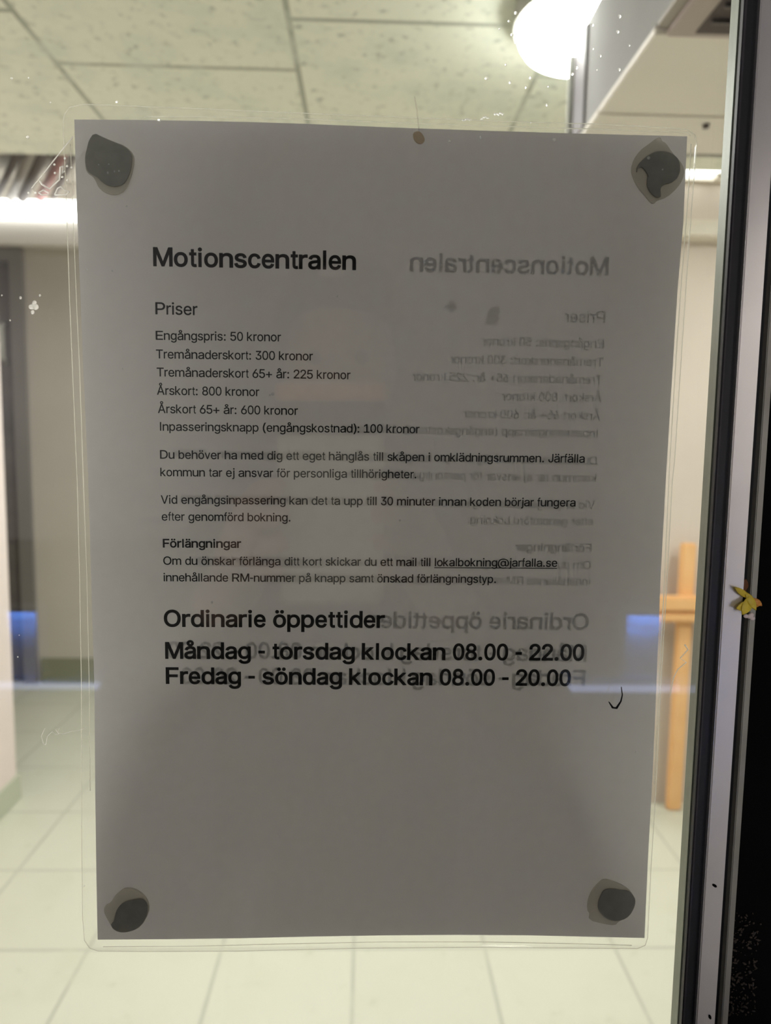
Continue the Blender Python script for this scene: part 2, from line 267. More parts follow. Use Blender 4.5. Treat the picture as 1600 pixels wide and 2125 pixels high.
K = json.loads('''{"paper":[[-105.07,148.64],[-84.7,149.03],[-65.23,149.25],[-44.04,149.32],[-24.39,149.18],[0.29,148.78],[33.41,148.5],[66.76,148.37],[104.74,148.36],[105.04,119.54],[104.31,96.34],[104.06,66.78],[103.8,30.22],[103.84,-6.5],[104.36,-39.47],[104.85,-79.57],[104.84,-114.64],[105.19,-148.55],[88.66,-148.08],[60.46,-147.27],[32.45,-146.96],[4.59,-147.05],[-23.12,-147.43],[-50.69,-148.01],[-78.13,-148.29],[-104.96,-148.38],[-104.75,-122.92],[-104.31,-88.9],[-103.54,-49.71],[-103.65,-8.5],[-103.66,25.94],[-104.34,65.29],[-104.63,90.46],[-105.02,119.9]],"pouch":[[-108.69,146.38],[-108.26,149.8],[-106.41,152.33],[-101.55,153.46],[-65.18,153.07],[-36.68,152.55],[0.24,152.07],[49.95,151.43],[70.81,151.48],[96.85,150.86],[104.45,150.42],[107.25,148.74],[108.1,145.73],[107.61,128.2],[107.17,103.51],[106.87,78.67],[106.46,36.37],[106.01,28.68],[106.1,-18.22],[105.93,-48.54],[106.29,-85.86],[106.03,-119.53],[106.21,-148.25],[105.43,-151.25],[102.47,-152.64],[79.44,-152.34],[41.9,-151.78],[-4.61,-151.97],[-50.72,-152.95],[-87.33,-152.98],[-104.62,-152.71],[-107.86,-151.51],[-109.77,-148.36],[-110.22,-138.59],[-109.46,-98.7],[-108.07,-46.83],[-107.61,-8.54],[-107.47,25.89],[-108.03,70.2],[-108.26,90.39],[-108.36,119.82]],"seal":[[105.75,148.38],[104.68,149.47],[66.7,149.8],[33.37,149.92],[0.27,150.19],[-24.4,150.51],[-44.03,150.57],[-65.21,150.34],[-81.45,149.86]],"sealL":[[-106.44,140.51],[-106.24,119.87],[-105.95,90.43],[-105.51,65.27],[-105.27,25.92],[-105.03,-8.51],[-105.28,-49.72],[-105.99,-88.9]],"sealB":[[-102.76,-150.94],[-69.03,-150.89],[-32.33,-150.06],[4.62,-149.43],[41.84,-149.58],[79.36,-150.54],[100.13,-151.23]],"sealR":[[106.08,145.68],[106.08,128.17],[105.45,103.48],[104.96,78.63],[104.7,36.34],[105.2,-18.23],[105.21,-48.54],[105.55,-85.86]],"TL":[[[-97.88,143.81],[-95.19,142.42],[-91.29,140.91],[-87.68,139.68],[-85.65,137.67],[-85.33,135.63],[-85.86,132.08],[-86.99,129.4],[-88.56,127.29],[-91.02,126.5],[-93.45,126.74],[-95.86,128.01],[-97.19,129.6],[-98.84,130.3],[-100.48,131.44],[-101.03,133.78],[-101.05,136.42],[-100.28,138.79],[-99.77,141.14]],[[-97.88,143.93],[-95.18,142.71],[-91.28,141.2],[-87.67,140.03],[-85.14,137.69],[-84.89,135.05],[-85.56,131.79],[-86.54,128.82],[-87.66,126.43],[-89.54,124.55],[-92.3,123.89],[-95.33,124.83],[-97.12,126.36],[-97.83,128.26],[-98.85,129.86],[-100.95,131.14],[-101.3,133.78],[-101.26,136.42],[-100.58,138.92],[-99.91,141.28]]],"TR":[[[87.14,137.54],[89.52,140.29],[92.58,142.16],[95.7,142.68],[98.89,142.01],[101.2,140.27],[102.13,137.9],[102.11,135.49],[100.96,133.36],[99.13,132.12],[96.62,131.61],[95.44,129.92],[96.21,127.52],[94.64,127.03],[92.67,128.35],[90.96,130.72],[90.84,133.13],[91.25,134.34],[90.05,136.11],[88.73,137.28],[87.5,136.65],[87.1,135.14]],[[94.19,147.26],[94.98,147.22],[95.52,145.95],[96.81,145.54],[99.53,142.02],[102.19,139.7],[103.94,136.74],[103.49,133.42],[101.45,130.36],[98.43,127.57],[94.68,126.28],[94.1,125.36],[92.82,125.48],[90.8,127.7],[88.13,130.36],[86.05,133.92],[85.29,136.6],[86.07,139.91],[88.12,142.94],[91.16,145.1],[92.67,146.33]]],"BL":[[[-87.21,-130.7],[-85.45,-132.64],[-85.18,-136.28],[-87.13,-140.53],[-90.29,-143.26],[-94.84,-144.34],[-97.93,-143.23],[-99.29,-141.1],[-97.84,-139.58],[-97.49,-136.85],[-96.3,-134.13],[-94.0,-132.01],[-90.6,-131.11]],[[-93.6,-126.7],[-89.96,-127.19],[-86.63,-129.61],[-84.84,-133.25],[-85.08,-136.89],[-87.72,-141.87],[-91.44,-144.05],[-95.98,-144.58],[-98.87,-142.44],[-100.75,-138.66],[-101.82,-136.23],[-101.47,-133.81],[-99.37,-132.91],[-97.9,-130.19],[-95.6,-128.09]]],"BR":[[[88.15,-127.32],[91.64,-127.08],[94.0,-127.82],[97.27,-127.83],[99.73,-130.29],[100.22,-132.76],[99.02,-136.7],[96.89,-139.17],[93.66,-140.3],[90.37,-139.89],[87.47,-137.9],[85.71,-135.18],[85.81,-132.23],[86.84,-129.28]],[[87.97,-123.4],[91.51,-124.38],[95.8,-126.35],[98.72,-128.81],[100.39,-132.26],[99.86,-135.72],[97.43,-138.78],[94.15,-140.75],[92.83,-142.38],[88.11,-141.62],[82.66,-140.12],[83.02,-137.64],[81.78,-136.16],[82.06,-131.73],[83.3,-128.29],[85.94,-124.86]]],"hook":[[88.0,-45.06],[88.5,-48.11],[88.09,-50.45],[86.62,-52.98],[85.21,-52.81],[83.7,-50.65]],"scribble":[[-117.97,-61.34],[-119.35,-64.28],[-118.72,-67.21],[-117.89,-67.5],[-117.23,-64.27],[-115.5,-62.62],[-114.14,-63.67],[-113.18,-63.55],[-114.25,-61.91],[-112.65,-60.73],[-113.56,-63.08],[-111.62,-63.54],[-108.79,-62.48],[-105.98,-62.17],[-103.43,-60.99]],"tape":[[-116.17,123.09],[-114.74,124.84],[-113.51,126.2],[-111.88,128.14],[-110.04,130.46],[-107.6,133.37],[-104.96,136.46],[-102.13,139.73]],"loopA":[[-113.53,125.63],[-112.79,124.5],[-111.44,123.58],[-110.28,123.03],[-108.87,124.4],[-107.05,125.97],[-106.79,127.88],[-106.63,129.97],[-105.74,130.38],[-106.0,128.09],[-105.19,128.87]],"loopB":[[-113.86,121.81],[-112.46,122.6],[-110.71,121.88],[-110.94,121.11],[-112.9,121.06],[-113.86,121.81]],"loopC":[[-108.77,121.16],[-107.72,123.28],[-106.72,123.78],[-105.38,122.76],[-104.02,122.22],[-105.03,121.24],[-108.77,121.16]],"tapedots":[[-117.3,121.63],[-115.04,121.68],[-108.56,130.78],[-108.45,128.13],[-104.46,130.41],[-104.5,125.93],[-103.0,129.97],[-105.07,132.86],[-106.04,126.95]],"tapeclear":[[-116.35,123.22],[-110.21,130.61],[-102.29,139.89],[-102.24,121.44],[-103.65,120.25],[-114.27,120.97]],"drops":[[40.05,179.18],[36.96,176.72],[41.14,175.05],[42.49,172.56],[47.85,183.11],[42.19,181.76],[39.37,165.74],[40.98,160.22],[47.64,161.9],[33.12,161.37],[46.31,158.85],[53.67,159.34],[61.94,169.05],[62.89,165.47],[61.53,163.48],[67.59,178.77],[67.24,183.07],[76.4,181.7],[70.58,169.28],[69.64,165.05],[77.03,165.25],[75.99,176.92],[53.4,153.58],[48.3,147.82],[80.03,172.84],[68.08,171.47]],"specks":[[-115.92,157.58],[-121.34,157.29],[-109.21,150.17],[-87.71,150.87],[-116.89,139.18],[-85.3,118.15],[-90.39,97.25],[-121.11,87.85],[-127.28,88.52],[-124.89,80.37],[-114.71,88.76],[-87.76,65.08],[-38.15,56.99],[-37.17,57.33],[21.48,141.36],[31.72,142.83],[56.4,142.67],[-74.21,145.51],[94.33,-69.48],[100.31,-68.55],[-125.84,-27.63],[-126.63,-35.44],[-98.99,97.39],[-94.14,131.11],[-89.0,129.1],[-90.83,131.34],[-91.22,128.59],[-87.58,129.28],[93.39,134.0],[88.46,137.6],[7.08,14.4],[42.45,20.25],[-15.37,90.37],[-58.53,-15.34],[-29.84,-5.61],[-105.87,-120.97]],"cluster":[[-116.88,85.73],[-117.55,84.93],[-116.27,84.95],[-117.29,83.2],[-116.54,86.37]],"crumbs":[[27.08,148.2],[33.0,148.96],[37.61,150.29]],"mud":[[9.13,143.52],[11.22,144.14],[12.44,143.03],[13.38,141.33],[12.2,139.99],[10.69,140.29],[9.47,141.52]],"glint":[[110.28,-29.34],[111.54,-31.09],[108.84,-34.34],[111.23,-35.79],[108.2,-38.46],[106.92,-41.41],[106.25,-44.96],[105.86,-48.52]],"streak":[[9.51,155.18],[10.51,150.1],[11.21,144.42]]}''')
